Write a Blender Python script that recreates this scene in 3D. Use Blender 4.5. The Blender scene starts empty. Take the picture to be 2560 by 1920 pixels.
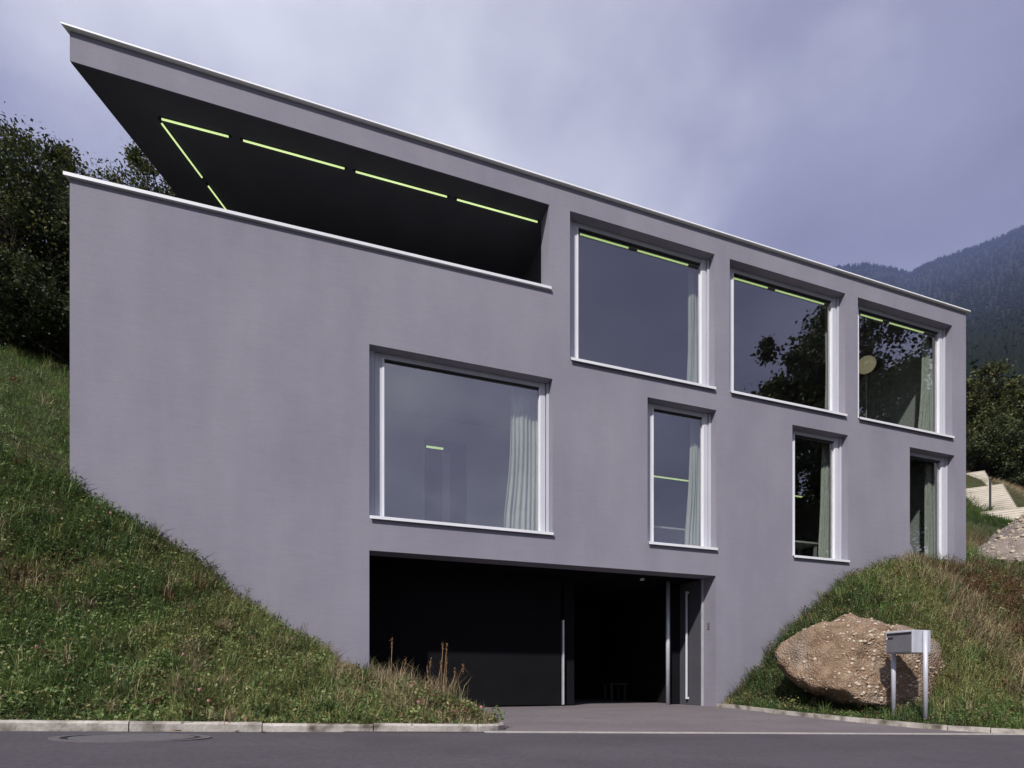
import bpy, bmesh, math, random
import numpy as np
from mathutils import Vector, Matrix
random.seed(7)
rng = np.random.default_rng(11)
scene = bpy.context.scene
C = scene.collection
R = math.radians

# ------------------------------------------------------------------ camera
# world: X runs along the house front, Y into the hill, Z up; garage floor z = 0
EYE = Vector((0.0, -8.5, 0.485))
YAW = R(19.04)
cam_d = bpy.data.cameras.new('camera')
cam = bpy.data.objects.new('camera', cam_d)
C.objects.link(cam)
cam.location = EYE
cam.rotation_euler = (R(90), 0, -YAW)
cam_d.sensor_width = 36.0
cam_d.lens = 36.0 * 1400 / 2560
cam_d.shift_y = (1701 - 960) / 2560
cam_d.clip_start = 0.05
cam_d.clip_end = 20000
scene.camera = cam

# ------------------------------------------------------------------ sky, sun, exposure
SUN_DIR = Vector((0.95, 1.0, -1.25)).normalized()      # the way the light travels
to_sun = -SUN_DIR
world = bpy.data.worlds.new('World')
scene.world = world
world.use_nodes = True
wn, wl = world.node_tree.nodes, world.node_tree.links
for n in list(wn): wn.remove(n)
def W(t, **kw):
    n = wn.new(t)
    for k, v in kw.items(): setattr(n, k, v)
    return n
w_out = W('ShaderNodeOutputWorld')
w_bg = W('ShaderNodeBackground')
w_bg.inputs['Strength'].default_value = 0.1
sky = W('ShaderNodeTexSky', sky_type='NISHITA')
sky.sun_disc = False
sky.sun_elevation = math.asin(to_sun.z)
sky.sun_rotation = math.atan2(to_sun.x, to_sun.y)
tc = W('ShaderNodeTexCoord')
# clouds: direction divided by height, so the layer lies flat overhead
sep = W('ShaderNodeSeparateXYZ'); wl.new(tc.outputs['Generated'], sep.inputs[0])
zc = W('ShaderNodeMath', operation='MAXIMUM'); wl.new(sep.outputs['Z'], zc.inputs[0]); zc.inputs[1].default_value = 0.0
za = W('ShaderNodeMath', operation='ADD'); wl.new(zc.outputs[0], za.inputs[0]); za.inputs[1].default_value = 0.35
dv = W('ShaderNodeVectorMath', operation='DIVIDE'); wl.new(tc.outputs['Generated'], dv.inputs[0])
cmb = W('ShaderNodeCombineXYZ')
for i in range(3): wl.new(za.outputs[0], cmb.inputs[i])
wl.new(cmb.outputs[0], dv.inputs[1])
mp = W('ShaderNodeMapping'); wl.new(dv.outputs[0], mp.inputs[0])
mp.inputs['Location'].default_value = (-17.91, -11.54, -14.49)
big = W('ShaderNodeTexNoise'); wl.new(mp.outputs[0], big.inputs['Vector'])
big.inputs['Scale'].default_value = 0.8; big.inputs['Detail'].default_value = 3.0; big.inputs['Roughness'].default_value = 0.5; big.inputs['Distortion'].default_value = 0.3
sml = W('ShaderNodeTexNoise'); wl.new(mp.outputs[0], sml.inputs['Vector'])
sml.inputs['Scale'].default_value = 3.4; sml.inputs['Detail'].default_value = 5.0; sml.inputs['Roughness'].default_value = 0.55
ad = W('ShaderNodeMath', operation='MULTIPLY_ADD'); wl.new(sml.outputs['Fac'], ad.inputs[0]); ad.inputs[1].default_value = 0.3; wl.new(big.outputs['Fac'], ad.inputs[2])
rp = W('ShaderNodeValToRGB'); wl.new(ad.outputs[0], rp.inputs[0])
rp.color_ramp.elements[0].position = 0.47; rp.color_ramp.elements[0].color = (1.30, 1.18, 1.46, 1)
rp.color_ramp.elements[1].position = 0.86; rp.color_ramp.elements[1].color = (6.8, 6.9, 7.1, 1)
el = rp.color_ramp.elements.new(0.66); el.color = (2.55, 2.48, 3.08, 1)
mx = W('ShaderNodeMix', data_type='RGBA'); mx.inputs['Factor'].default_value = 0.86
wl.new(sky.outputs[0], mx.inputs['A']); wl.new(rp.outputs[0], mx.inputs['B'])
wl.new(mx.outputs['Result'], w_bg.inputs['Color'])
wl.new(w_bg.outputs[0], w_out.inputs['Surface'])

sun_d = bpy.data.lights.new('sun', 'SUN')
sun_d.energy = 5.0
sun_d.angle = R(1.6)
sun_d.color = (1.0, 0.95, 0.88)
sun = bpy.data.objects.new('sun', sun_d)
C.objects.link(sun)
sun.location = (-20, -30, 40)
sun.rotation_euler = SUN_DIR.to_track_quat('-Z', 'Y').to_euler()

vs = scene.view_settings
vs.view_transform = 'Standard'; vs.look = 'None'; vs.exposure = 0.69; vs.gamma = 1.0; vs.use_curve_mapping = False
scene.cycles.use_denoising = True
scene.cycles.max_bounces = 8
scene.cycles.transparent_max_bounces = 12

# ------------------------------------------------------------------ helpers
def thing(name, label, cat, loc=(0, 0, 0), group=None, kind=None, rotz=0.0):
    o = bpy.data.objects.new(name, None); C.objects.link(o)
    o.empty_display_size = 0.2
    o.location = loc; o.rotation_euler = (0, 0, rotz)
    tag(o, label, cat, group, kind)
    return o
def tag(o, label=None, cat=None, group=None, kind=None):
    if label: o['label'] = label
    if cat: o['category'] = cat
    if group: o['group'] = group
    if kind: o['kind'] = kind
    return o
def link(name, me, mats=None, parent=None, smooth=False):
    o = bpy.data.objects.new(name, me); C.objects.link(o)
    if mats is not None:
        for m in (mats if isinstance(mats, (list, tuple)) else [mats]):
            me.materials.append(m)
    if parent: o.parent = parent
    if smooth:
        for p in me.polygons: p.use_smooth = True
    return o
class MB:
    """collects geometry for one mesh object"""
    def __init__(s): s.v = []; s.f = []; s.m = []
    def add(s, vs_, fs, mi=0):
        b = len(s.v); s.v += [tuple(x) for x in vs_]
        for f in fs: s.f.append(tuple(i + b for i in f)); s.m.append(mi)
        return s
    def box(s, x0, x1, y0, y1, z0, z1, mi=0):
        v = [(x0, y0, z0), (x1, y0, z0), (x1, y1, z0), (x0, y1, z0), (x0, y0, z1), (x1, y0, z1), (x1, y1, z1), (x0, y1, z1)]
        return s.add(v, [(0, 3, 2, 1), (4, 5, 6, 7), (0, 1, 5, 4), (1, 2, 6, 5), (2, 3, 7, 6), (3, 0, 4, 7)], mi)
    def tube(s, pts, rad, n=8, mi=0, cap=True):
        pts = [Vector(p) for p in pts]
        rad = rad if isinstance(rad, (list, tuple)) else [rad] * len(pts)
        rings = []
        for i, p in enumerate(pts):
            d = (pts[min(i + 1, len(pts) - 1)] - pts[max(i - 1, 0)]).normalized()
            a = d.cross(Vector((0.31, 0.22, 0.92)))
            if a.length < 0.05: a = d.cross(Vector((1, 0, 0)))
            a.normalize(); b = d.cross(a)
            rings.append([p + (a * math.cos(2 * math.pi * k / n) + b * math.sin(2 * math.pi * k / n)) * rad[i] for k in range(n)])
        vs_ = [q for r in rings for q in r]; fs = []
        for i in range(len(pts) - 1):
            for k in range(n):
                fs.append((i * n + k, i * n + (k + 1) % n, (i + 1) * n + (k + 1) % n, (i + 1) * n + k))
        if cap:
            fs.append(tuple(range(n - 1, -1, -1))); fs.append(tuple((len(pts) - 1) * n + k for k in range(n)))
        return s.add(vs_, fs, mi)
    def build(s, name, mats, parent=None, smooth=False, bevel=0.0, offset=None):
        me = bpy.data.meshes.new(name)
        v = s.v if offset is None else [(p[0] - offset[0], p[1] - offset[1], p[2] - offset[2]) for p in s.v]
        me.from_pydata(v, [], s.f)
        me.polygons.foreach_set('material_index', s.m)
        bm = bmesh.new(); bm.from_mesh(me)
        bmesh.ops.recalc_face_normals(bm, faces=bm.faces)
        if bevel > 0:
            bmesh.ops.bevel(bm, geom=list(bm.edges), offset=bevel, segments=1, affect='EDGES', profile=0.7)
        bm.to_mesh(me); bm.free()
        me.update()
        return link(name, me, mats, parent, smooth)
def tri_mesh(name, v, t, mi=None):
    me = bpy.data.meshes.new(name)
    v = np.ascontiguousarray(v, dtype=np.float32); t = np.ascontiguousarray(t, dtype=np.int32)
    k = t.shape[1]
    me.vertices.add(len(v)); me.vertices.foreach_set('co', v.ravel())
    me.loops.add(t.size); me.loops.foreach_set('vertex_index', t.ravel())
    me.polygons.add(len(t))
    me.polygons.foreach_set('loop_start', np.arange(0, t.size, k, dtype=np.int32))
    me.polygons.foreach_set('loop_total', np.full(len(t), k, dtype=np.int32))
    if mi is not None: me.polygons.foreach_set('material_index', np.ascontiguousarray(mi, dtype=np.int32))
    me.update(calc_edges=True)
    return me
def wav(x, y, seed, scale=1.0):
    """cheap smooth noise in 0..1"""
    r = np.random.default_rng(seed); s = 0; tot = 0
    for k in range(7):
        a = r.uniform(0, 6.283); fq = scale * (0.6 * 1.55 ** k); w = 1.0 / (1.3 ** k); ph = r.uniform(0, 6.283)
        s = s + w * np.sin((x * math.cos(a) + y * math.sin(a)) * fq + ph + 0.9 * np.sin(y * fq * 0.7 + ph * 2)); tot += w
    return np.clip(0.5 + 0.9 * s / tot, 0, 1)
def sm(x): x = np.clip(x, 0, 1); return x * x * (3 - 2 * x)

# ------------------------------------------------------------------ materials
def mat(name, color, rough=0.8, metal=0.0, spec=0.5):
    m = bpy.data.materials.new(name); m.use_nodes = True
    b = m.node_tree.nodes['Principled BSDF']
    b.inputs['Base Color'].default_value = (*color, 1); b.inputs['Roughness'].default_value = rough
    b.inputs['Metallic'].default_value = metal; b.inputs['Specular IOR Level'].default_value = spec
    return m
def noisy(name, c1, c2, scale, rough=0.85, detail=6, stretch=(1, 1, 1), bump=0.0, bump_scale=None, c3=None, scale2=None, f2=0.5, spec=0.4, rough_n=0.62, metal=0.0, bump_stretch=None, lo=0.3, hi=0.7, dist=0.02):
    m = mat(name, c1, rough, metal, spec); nt = m.node_tree; N = nt.nodes; L = nt.links; b = N['Principled BSDF']
    t = N.new('ShaderNodeTexCoord'); mp_ = N.new('ShaderNodeMapping'); mp_.inputs['Scale'].default_value = stretch
    L.new(t.outputs['Object'], mp_.inputs[0])
    n = N.new('ShaderNodeTexNoise'); n.inputs['Scale'].default_value = scale; n.inputs['Detail'].default_value = detail; n.inputs['Roughness'].default_value = rough_n
    L.new(mp_.outputs[0], n.inputs['Vector'])
    r = N.new('ShaderNodeValToRGB'); r.color_ramp.elements[0].position = lo; r.color_ramp.elements[0].color = (*c1, 1)
    r.color_ramp.elements[1].position = hi; r.color_ramp.elements[1].color = (*c2, 1)
    L.new(n.outputs['Fac'], r.inputs[0]); out = r.outputs[0]
    if c3 is not None:
        n2 = N.new('ShaderNodeTexNoise'); n2.inputs['Scale'].default_value = scale2; n2.inputs['Detail'].default_value = 4
        L.new(t.outputs['Object'], n2.inputs['Vector'])
        r2 = N.new('ShaderNodeValToRGB'); r2.color_ramp.elements[0].position = 0.48; r2.color_ramp.elements[0].color = (0, 0, 0, 1)
        r2.color_ramp.elements[1].position = 0.68; r2.color_ramp.elements[1].color = (f2, f2, f2, 1)
        L.new(n2.outputs['Fac'], r2.inputs[0])
        x = N.new('ShaderNodeMix'); x.data_type = 'RGBA'; L.new(r2.outputs[0], x.inputs['Factor']); L.new(out, x.inputs['A']); x.inputs['B'].default_value = (*c3, 1)
        out = x.outputs['Result']
    L.new(out, b.inputs['Base Color'])
    if bump > 0:
        nb = N.new('ShaderNodeTexNoise'); nb.inputs['Scale'].default_value = bump_scale or scale * 4; nb.inputs['Detail'].default_value = 8
        if bump_stretch:
            m2 = N.new('ShaderNodeMapping'); m2.inputs['Scale'].default_value = bump_stretch; L.new(t.outputs['Object'], m2.inputs[0]); L.new(m2.outputs[0], nb.inputs['Vector'])
        else: L.new(t.outputs['Object'], nb.inputs['Vector'])
        bp = N.new('ShaderNodeBump'); bp.inputs['Strength'].default_value = bump; bp.inputs['Distance'].default_value = dist
        L.new(nb.outputs['Fac'], bp.inputs['Height']); L.new(bp.outputs[0], b.inputs['Normal'])
    return m
def leafmat(name, c, trans=0.25, var=0.35, scale=2.0, rough=0.55):
    m = bpy.data.materials.new(name); m.use_nodes = True; nt = m.node_tree; N = nt.nodes; L = nt.links
    b = N['Principled BSDF']; b.inputs['Roughness'].default_value = rough; b.inputs['Specular IOR Level'].default_value = 0.3
    t = N.new('ShaderNodeTexCoord'); n = N.new('ShaderNodeTexNoise'); n.inputs['Scale'].default_value = scale; n.inputs['Detail'].default_value = 3
    L.new(t.outputs['Object'], n.inputs['Vector'])
    r = N.new('ShaderNodeValToRGB'); r.color_ramp.elements[0].position = 0.3; r.color_ramp.elements[1].position = 0.7
    r.color_ramp.elements[0].color = (*[x * (1 - var) for x in c], 1); r.color_ramp.elements[1].color = (*[min(1, x * (1 + var)) for x in c], 1)
    L.new(n.outputs['Fac'], r.inputs[0]); L.new(r.outputs[0], b.inputs['Base Color'])
    tr = N.new('ShaderNodeBsdfTranslucent'); L.new(r.outputs[0], tr.inputs['Color'])
    x = N.new('ShaderNodeMixShader'); x.inputs[0].default_value = trans
    L.new(b.outputs[0], x.inputs[1]); L.new(tr.outputs[0], x.inputs[2]); L.new(x.outputs[0], N['Material Output'].inputs['Surface'])
    return m

M = {}
def plaster():
    m = noisy('plaster', (0.182, 0.177, 0.222), (0.228, 0.221, 0.266), 0.7, 0.92, detail=5, stretch=(1.0, 1.0, 0.55), spec=0.2)
    nt = m.node_tree; N = nt.nodes; L = nt.links; b = N['Principled BSDF']
    t = N.new('ShaderNodeTexCoord')
    src = b.inputs['Base Color'].links[0].from_socket
    # horizontal float marks of the render and faint weather streaks
    mp_ = N.new('ShaderNodeMapping'); mp_.inputs['Scale'].default_value = (1.6, 1.6, 26); L.new(t.outputs['Object'], mp_.inputs[0])
    n = N.new('ShaderNodeTexNoise'); n.inputs['Scale'].default_value = 1.3; n.inputs['Detail'].default_value = 7; n.inputs['Roughness'].default_value = 0.7; L.new(mp_.outputs[0], n.inputs['Vector'])
    r = N.new('ShaderNodeMapRange'); r.inputs['From Min'].default_value = 0.3; r.inputs['From Max'].default_value = 0.7; r.inputs['To Min'].default_value = 0.95; r.inputs['To Max'].default_value = 1.045
    L.new(n.outputs['Fac'], r.inputs['Value'])
    mp2 = N.new('ShaderNodeMapping'); mp2.inputs['Scale'].default_value = (3.2, 3.2, 0.22); L.new(t.outputs['Object'], mp2.inputs[0])
    n2 = N.new('ShaderNodeTexNoise'); n2.inputs['Scale'].default_value = 1.0; n2.inputs['Detail'].default_value = 4; L.new(mp2.outputs[0], n2.inputs['Vector'])
    r2 = N.new('ShaderNodeMapRange'); r2.inputs['From Min'].default_value = 0.3; r2.inputs['From Max'].default_value = 0.7; r2.inputs['To Min'].default_value = 0.97; r2.inputs['To Max'].default_value = 1.02
    L.new(n2.outputs['Fac'], r2.inputs['Value'])
    mul = N.new('ShaderNodeMath'); mul.operation = 'MULTIPLY'; L.new(r.outputs[0], mul.inputs[0]); L.new(r2.outputs[0], mul.inputs[1])
    vm = N.new('ShaderNodeVectorMath'); vm.operation = 'SCALE'; L.new(src, vm.inputs[0]); L.new(mul.outputs[0], vm.inputs['Scale'])
    L.new(vm.outputs[0], b.inputs['Base Color'])
    nb = N.new('ShaderNodeTexNoise'); nb.inputs['Scale'].default_value = 55; nb.inputs['Detail'].default_value = 6
    mp3 = N.new('ShaderNodeMapping'); mp3.inputs['Scale'].default_value = (0.5, 0.5, 1.6); L.new(t.outputs['Object'], mp3.inputs[0]); L.new(mp3.outputs[0], nb.inputs['Vector'])
    bp = N.new('ShaderNodeBump'); bp.inputs['Strength'].default_value = 0.35; bp.inputs['Distance'].default_value = 0.006
    L.new(nb.outputs['Fac'], bp.inputs['Height']); L.new(bp.outputs[0], b.inputs['Normal'])
    return m
M['plaster'] = plaster()
M['dark'] = noisy('dark_shaded_render', (0.052, 0.052, 0.062), (0.066, 0.066, 0.078), 1.2, 0.9, spec=0.2)  # dark terrace walls and door leaf; also carries the soffit's shade in its colour
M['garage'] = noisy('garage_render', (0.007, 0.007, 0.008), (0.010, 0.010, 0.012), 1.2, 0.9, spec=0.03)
M['alu'] = noisy('anodised_aluminium', (0.40, 0.41, 0.47), (0.47, 0.48, 0.54), 3.0, 0.42, metal=0.0, spec=0.6, stretch=(1, 1, 0.2))
M['alu_bright'] = noisy('sheet_metal', (0.58, 0.59, 0.64), (0.66, 0.67, 0.72), 2.0, 0.35, metal=0.0, spec=0.7)
M['roofmetal'] = noisy('roof_edge_metal', (0.74, 0.75, 0.78), (0.82, 0.83, 0.86), 2.0, 0.4, spec=0.6)
M['gasket'] = mat('black_gasket', (0.012, 0.012, 0.014), 0.6)
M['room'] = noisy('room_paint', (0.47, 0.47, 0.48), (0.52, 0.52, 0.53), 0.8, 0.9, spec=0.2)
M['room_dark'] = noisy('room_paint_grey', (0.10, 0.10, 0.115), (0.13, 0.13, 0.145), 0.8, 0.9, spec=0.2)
M['roomfloor'] = noisy('room_floor', (0.16, 0.15, 0.14), (0.21, 0.20, 0.185), 3, 0.5)
M['curtain'] = leafmat('curtain_cloth', (0.74, 0.75, 0.71), 0.35, 0.05, 6, 0.9)
M['steel'] = noisy('galvanised_steel', (0.42, 0.43, 0.48), (0.54, 0.55, 0.60), 6, 0.4, metal=0.35, spec=0.5)
M['letterbox'] = noisy('letterbox_aluminium', (0.38, 0.39, 0.45), (0.44, 0.45, 0.51), 5, 0.45, metal=0.15, spec=0.5)
M['letterdoor'] = noisy('letterbox_door', (0.10, 0.098, 0.116), (0.12, 0.118, 0.136), 5, 0.5)
M['black'] = mat('black', (0.010, 0.010, 0.011), 0.6)
M['white'] = mat('white_enamel', (0.8, 0.8, 0.78), 0.4)
def tube_mat():
    m = mat('fluorescent_tube', (0.8, 0.9, 0.6), 0.4)
    b = m.node_tree.nodes['Principled BSDF']; b.inputs['Emission Color'].default_value = (0.72, 0.92, 0.38, 1); b.inputs['Emission Strength'].default_value = 0.55
    return m
M['tube'] = tube_mat()
M['tube_in'] = M['tube'].copy(); M['tube_in'].name = 'room_fluorescent_tube'
M['tube_in'].node_tree.nodes['Principled BSDF'].inputs['Emission Strength'].default_value = 0.62
def globe_mat():
    m = mat('opal_globe', (0.8, 0.72, 0.55), 0.35)
    b = m.node_tree.nodes['Principled BSDF']; b.inputs['Emission Color'].default_value = (1.0, 0.82, 0.52, 1); b.inputs['Emission Strength'].default_value = 0.16
    return m
M['globe'] = globe_mat()
def glass_mat(name, tint, refl):
    m = bpy.data.materials.new(name); m.use_nodes = True; nt = m.node_tree; N = nt.nodes; L = nt.links
    N.remove(N['Principled BSDF'])
    tr = N.new('ShaderNodeBsdfTransparent'); tr.inputs[0].default_value = (*tint, 1)
    gl = N.new('ShaderNodeBsdfGlossy'); gl.inputs['Roughness'].default_value = 0.0; gl.inputs['Color'].default_value = (1.0, 0.97, 0.98, 1)
    fr = N.new('ShaderNodeFresnel'); fr.inputs['IOR'].default_value = 1.52
    ma = N.new('ShaderNodeMath'); ma.operation = 'MULTIPLY_ADD'; L.new(fr.outputs[0], ma.inputs[0]); ma.inputs[1].default_value = 1.6; ma.inputs[2].default_value = refl; ma.use_clamp = True
    ge = N.new('ShaderNodeNewGeometry'); iv = N.new('ShaderNodeMath'); iv.operation = 'SUBTRACT'; iv.inputs[0].default_value = 1.0; L.new(ge.outputs['Backfacing'], iv.inputs[1])
    mf = N.new('ShaderNodeMath'); mf.operation = 'MULTIPLY'; L.new(ma.outputs[0], mf.inputs[0]); L.new(iv.outputs[0], mf.inputs[1])   # one coated face per pane
    x = N.new('ShaderNodeMixShader'); L.new(mf.outputs[0], x.inputs[0]); L.new(tr.outputs[0], x.inputs[1]); L.new(gl.outputs[0], x.inputs[2])
    L.new(x.outputs[0], N['Material Output'].inputs['Surface'])
    return m
M['glass'] = glass_mat('window_glass', (0.84, 0.87, 0.85), 0.22)
M['road'] = noisy('road_asphalt', (0.058, 0.051, 0.062), (0.078, 0.069, 0.082), 0.5, 0.88, detail=8, stretch=(0.6, 1.5, 1), bump=0.5, bump_scale=90, c3=(0.050, 0.045, 0.054), scale2=0.9, f2=0.6, spec=0.25, dist=0.006)
M['drive'] = noisy('drive_asphalt', (0.118, 0.104, 0.112), (0.152, 0.136, 0.146), 0.7, 0.9, detail=9, stretch=(0.5, 1.8, 1), bump=0.5, bump_scale=80, c3=(0.11, 0.10, 0.11), scale2=1.4, f2=0.6, spec=0.2, dist=0.006)
M['kerb'] = noisy('kerb_granite', (0.22, 0.20, 0.18), (0.45, 0.42, 0.39), 6, 0.9, detail=10, c3=(0.075, 0.062, 0.05), scale2=4.5, f2=0.95, bump=0.6, bump_scale=40, spec=0.2, dist=0.01)
def speckle(m, scale, lo, hi):
    nt = m.node_tree; N = nt.nodes; L = nt.links; b = N['Principled BSDF']; src = b.inputs['Base Color'].links[0].from_socket
    t = N.new('ShaderNodeTexCoord'); n = N.new('ShaderNodeTexNoise'); n.inputs['Scale'].default_value = scale; n.inputs['Detail'].default_value = 5; n.inputs['Roughness'].default_value = 0.8
    L.new(t.outputs['Object'], n.inputs['Vector'])
    r = N.new('ShaderNodeMapRange'); r.inputs['From Min'].default_value = 0.3; r.inputs['From Max'].default_value = 0.7; r.inputs['To Min'].default_value = lo; r.inputs['To Max'].default_value = hi
    L.new(n.outputs['Fac'], r.inputs['Value']); v = N.new('ShaderNodeVectorMath'); v.operation = 'SCALE'; L.new(src, v.inputs[0]); L.new(r.outputs[0], v.inputs['Scale']); L.new(v.outputs[0], b.inputs['Base Color'])
speckle(M['road'], 28, 0.72, 1.3); speckle(M['drive'], 24, 0.78, 1.24); speckle(M['plaster'], 45, 0.93, 1.07)
M['edging'] = noisy('edging_granite', (0.26, 0.245, 0.235), (0.38, 0.36, 0.345), 8, 0.9, detail=8, bump=0.4, spec=0.2, dist=0.006)
M['soil'] = noisy('bank_soil', (0.030, 0.034, 0.016), (0.058, 0.050, 0.028), 3, 0.95, detail=8, c3=(0.04, 0.055, 0.02), scale2=1.2, f2=0.7, bump=0.8, spec=0.1, dist=0.05)
M['iron'] = noisy('cast_iron', (0.085, 0.080, 0.088), (0.12, 0.115, 0.125), 14, 0.6, bump=0.5, bump_scale=70, spec=0.4, dist=0.004)
M['concrete'] = noisy('stair_concrete', (0.42, 0.385, 0.335), (0.55, 0.51, 0.45), 1.6, 0.9, detail=8, c3=(0.22, 0.20, 0.17), scale2=0.8, f2=0.6, bump=0.3, spec=0.2)
M['bark'] = noisy('bark', (0.035, 0.030, 0.024), (0.07, 0.058, 0.045), 6, 0.95, stretch=(1, 1, 0.2), bump=0.8, spec=0.1)
M['hill'] = noisy('hill_ground', (0.035, 0.048, 0.020), (0.06, 0.07, 0.03), 0.4, 0.95, detail=8, spec=0.1)
M['mount'] = noisy('mountain_ground', (0.008, 0.012, 0.009), (0.014, 0.018, 0.012), 0.012, 0.95, detail=8, spec=0.1)  # dark slope, with cloud shadow put into the colour too
M['spruce'] = noisy('spruce_forest', (0.006, 0.010, 0.009), (0.012, 0.017, 0.012), 0.02, 0.95, detail=4, spec=0.1)  # dark far trees, darkened further to stand for cloud shadow
G = [leafmat('grass_deep_green', (0.058, 0.104, 0.035), 0.3, 0.35, 2.5),
     leafmat('grass_green', (0.112, 0.170, 0.050), 0.3, 0.35, 2.5),
     leafmat('grass_light', (0.22, 0.235, 0.09), 0.3, 0.3, 2.5),
     leafmat('grass_straw', (0.29, 0.235, 0.14), 0.2, 0.3, 3),
     leafmat('weed_rust', (0.125, 0.066, 0.034), 0.2, 0.35, 3),
     leafmat('weed_olive', (0.115, 0.108, 0.045), 0.25, 0.35, 3)]
LF = [leafmat('leaf_dark', (0.024, 0.034, 0.014), 0.2, 0.35, 1.2), leafmat('leaf_mid', (0.044, 0.060, 0.020), 0.25, 0.35, 1.2), leafmat('leaf_yellow', (0.085, 0.085, 0.022), 0.3, 0.3, 1.2)]
LO = [leafmat('leaf_olive_dark', (0.040, 0.052, 0.020), 0.25, 0.35, 1.0), leafmat('leaf_olive', (0.075, 0.085, 0.026), 0.25, 0.35, 1.0), leafmat('leaf_olive_light', (0.12, 0.115, 0.035), 0.3, 0.3, 1.0)]
LH = [leafmat('wood_dark', (0.020, 0.034, 0.018), 0.1, 0.3, 0.3), leafmat('wood_mid', (0.035, 0.05, 0.024), 0.1, 0.3, 0.3), leafmat('wood_light', (0.055, 0.066, 0.028), 0.1, 0.3, 0.3)]
M['petal'] = leafmat('clover_pink', (0.36, 0.16, 0.18), 0.2, 0.2, 20)
M['stalk'] = noisy('dry_stalk', (0.13, 0.070, 0.034), (0.27, 0.175, 0.095), 9, 0.9, spec=0.2)
M['deadleaf'] = leafmat('dead_leaf', (0.30, 0.16, 0.075), 0.2, 0.3, 9)

# ------------------------------------------------------------------ ground levels
def z_road(u):
    u = np.asarray(u, float); return np.where(u < 1.5, -0.033 * (u - 1.5), -0.024 * (u - 1.5))
def edge_v(u):                                   # where road meets drive / kerb
    u = np.asarray(u, float); return np.where(u < 1.5, -3.5, -3.5 - 0.121 * (u - 1.5))
def z_drive(u, v):
    w = np.clip((-np.asarray(v, float) - 0.3) / 3.2, 0, 1); return z_road(u) * w
PROF_U = np.array([-60, -12, -6, -4, -2.96, -2.73, -2.22, -1.69, -1.13, -0.24, 0.70, 1.2, 7.0, 7.9, 8.56, 9.25, 10.1, 11.0, 12.0, 13.7, 20, 120])
PROF_Z = np.array([9.0, 5.4, 4.1, 3.45, 3.02, 2.80, 2.50, 2.18, 1.66, 1.02, 0.32, 0.2, 0.02, 0.62, 1.36, 1.86, 2.50, 2.80, 2.92, 2.95, 3.1, 3.5])
def prof(u): return np.interp(u, PROF_U, PROF_Z)
def z_hill(u, v):
    v = np.asarray(v, float)
    base = np.where(np.asarray(u) < 5, np.interp(u, [-60, -12, -6, -4, -2.96, 5], [9.0, 5.4, 4.1, 3.45, 3.02, 3.0]), np.interp(u, [5, 13.7, 20, 120], [3.0, 3.0, 3.1, 3.5]))
    return base + 0.52 * v + 0.0038 * np.clip(v - 14, 0, None) ** 1.6 + 2.3 * sm((v - 14) / 6.5) * np.exp(-((np.asarray(u) - 47) / 9.0) ** 2) + 0.12 * (wav(u, v, 5, 0.5) - 0.5) * np.clip(v, 0, 3)

def grid_mesh(name, us, vs_, zf, keep=None, mats=None, smooth=True, parent=None):
    U, V = np.meshgrid(us, vs_, indexing='ij'); Zz = zf(U, V)
    pts = np.stack([U, V, Zz], -1).reshape(-1, 3); nv = len(vs_)
    f = []
    for i in range(len(us) - 1):
        for j in range(nv - 1):
            if keep is None or keep((us[i] + us[i + 1]) / 2, (vs_[j] + vs_[j + 1]) / 2):
                f.append((i * nv + j, (i + 1) * nv + j, (i + 1) * nv + j + 1, i * nv + j + 1))
    me = tri_mesh(name, pts, np.array(f))
    return link(name, me, mats, parent, smooth)

o = grid_mesh('ground', np.linspace(-4000, 4000, 41), np.linspace(-4000, 4000, 41), lambda u, v: np.full_like(u, -2.6) - 0.05 * np.clip(-v - 200, 0, None), mats=M['hill'])
tag(o, 'wide valley ground below the road', 'ground', kind='structure')

# road: strip from its kerb line to well past the camera
us = np.concatenate([np.linspace(-70, -8, 20), np.linspace(-7.5, 12, 40), np.linspace(13, 90, 20)])
ts = np.linspace(0, 1, 12)
U, T_ = np.meshgrid(us, ts, indexing='ij'); V = edge_v(U) * (1 - T_) + (-12.0) * T_
pts = np.stack([U, V, z_road(U) - 0.0], -1).reshape(-1, 3)
f = [(i * 12 + j, i * 12 + j + 1, (i + 1) * 12 + j + 1, (i + 1) * 12 + j) for i in range(len(us) - 1) for j in range(11)]
o = link('road', tri_mesh('road', pts, np.array(f)), M['road'], None, True)
tag(o, 'dark grey asphalt road in front of the house', 'road', kind='structure')

# driveway: from the road edge into the garage
us = np.linspace(0.2, 7.6, 30); ts = np.linspace(0, 1, 26)
U, T_ = np.meshgrid(us, ts, indexing='ij'); V = edge_v(U) * (1 - T_) + 5.0 * T_
pts = np.stack([U, V, z_drive(U, V) + 0.004], -1).reshape(-1, 3)
f = [(i * 26 + j, (i + 1) * 26 + j, (i + 1) * 26 + j + 1, i * 26 + j + 1) for i in range(29) for j in range(25)]
o = link('driveway', tri_mesh('driveway', pts, np.array(f)), M['drive'], None, True)
tag(o, 'paler grey asphalt driveway leading into the garage', 'driveway', kind='structure')

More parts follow.
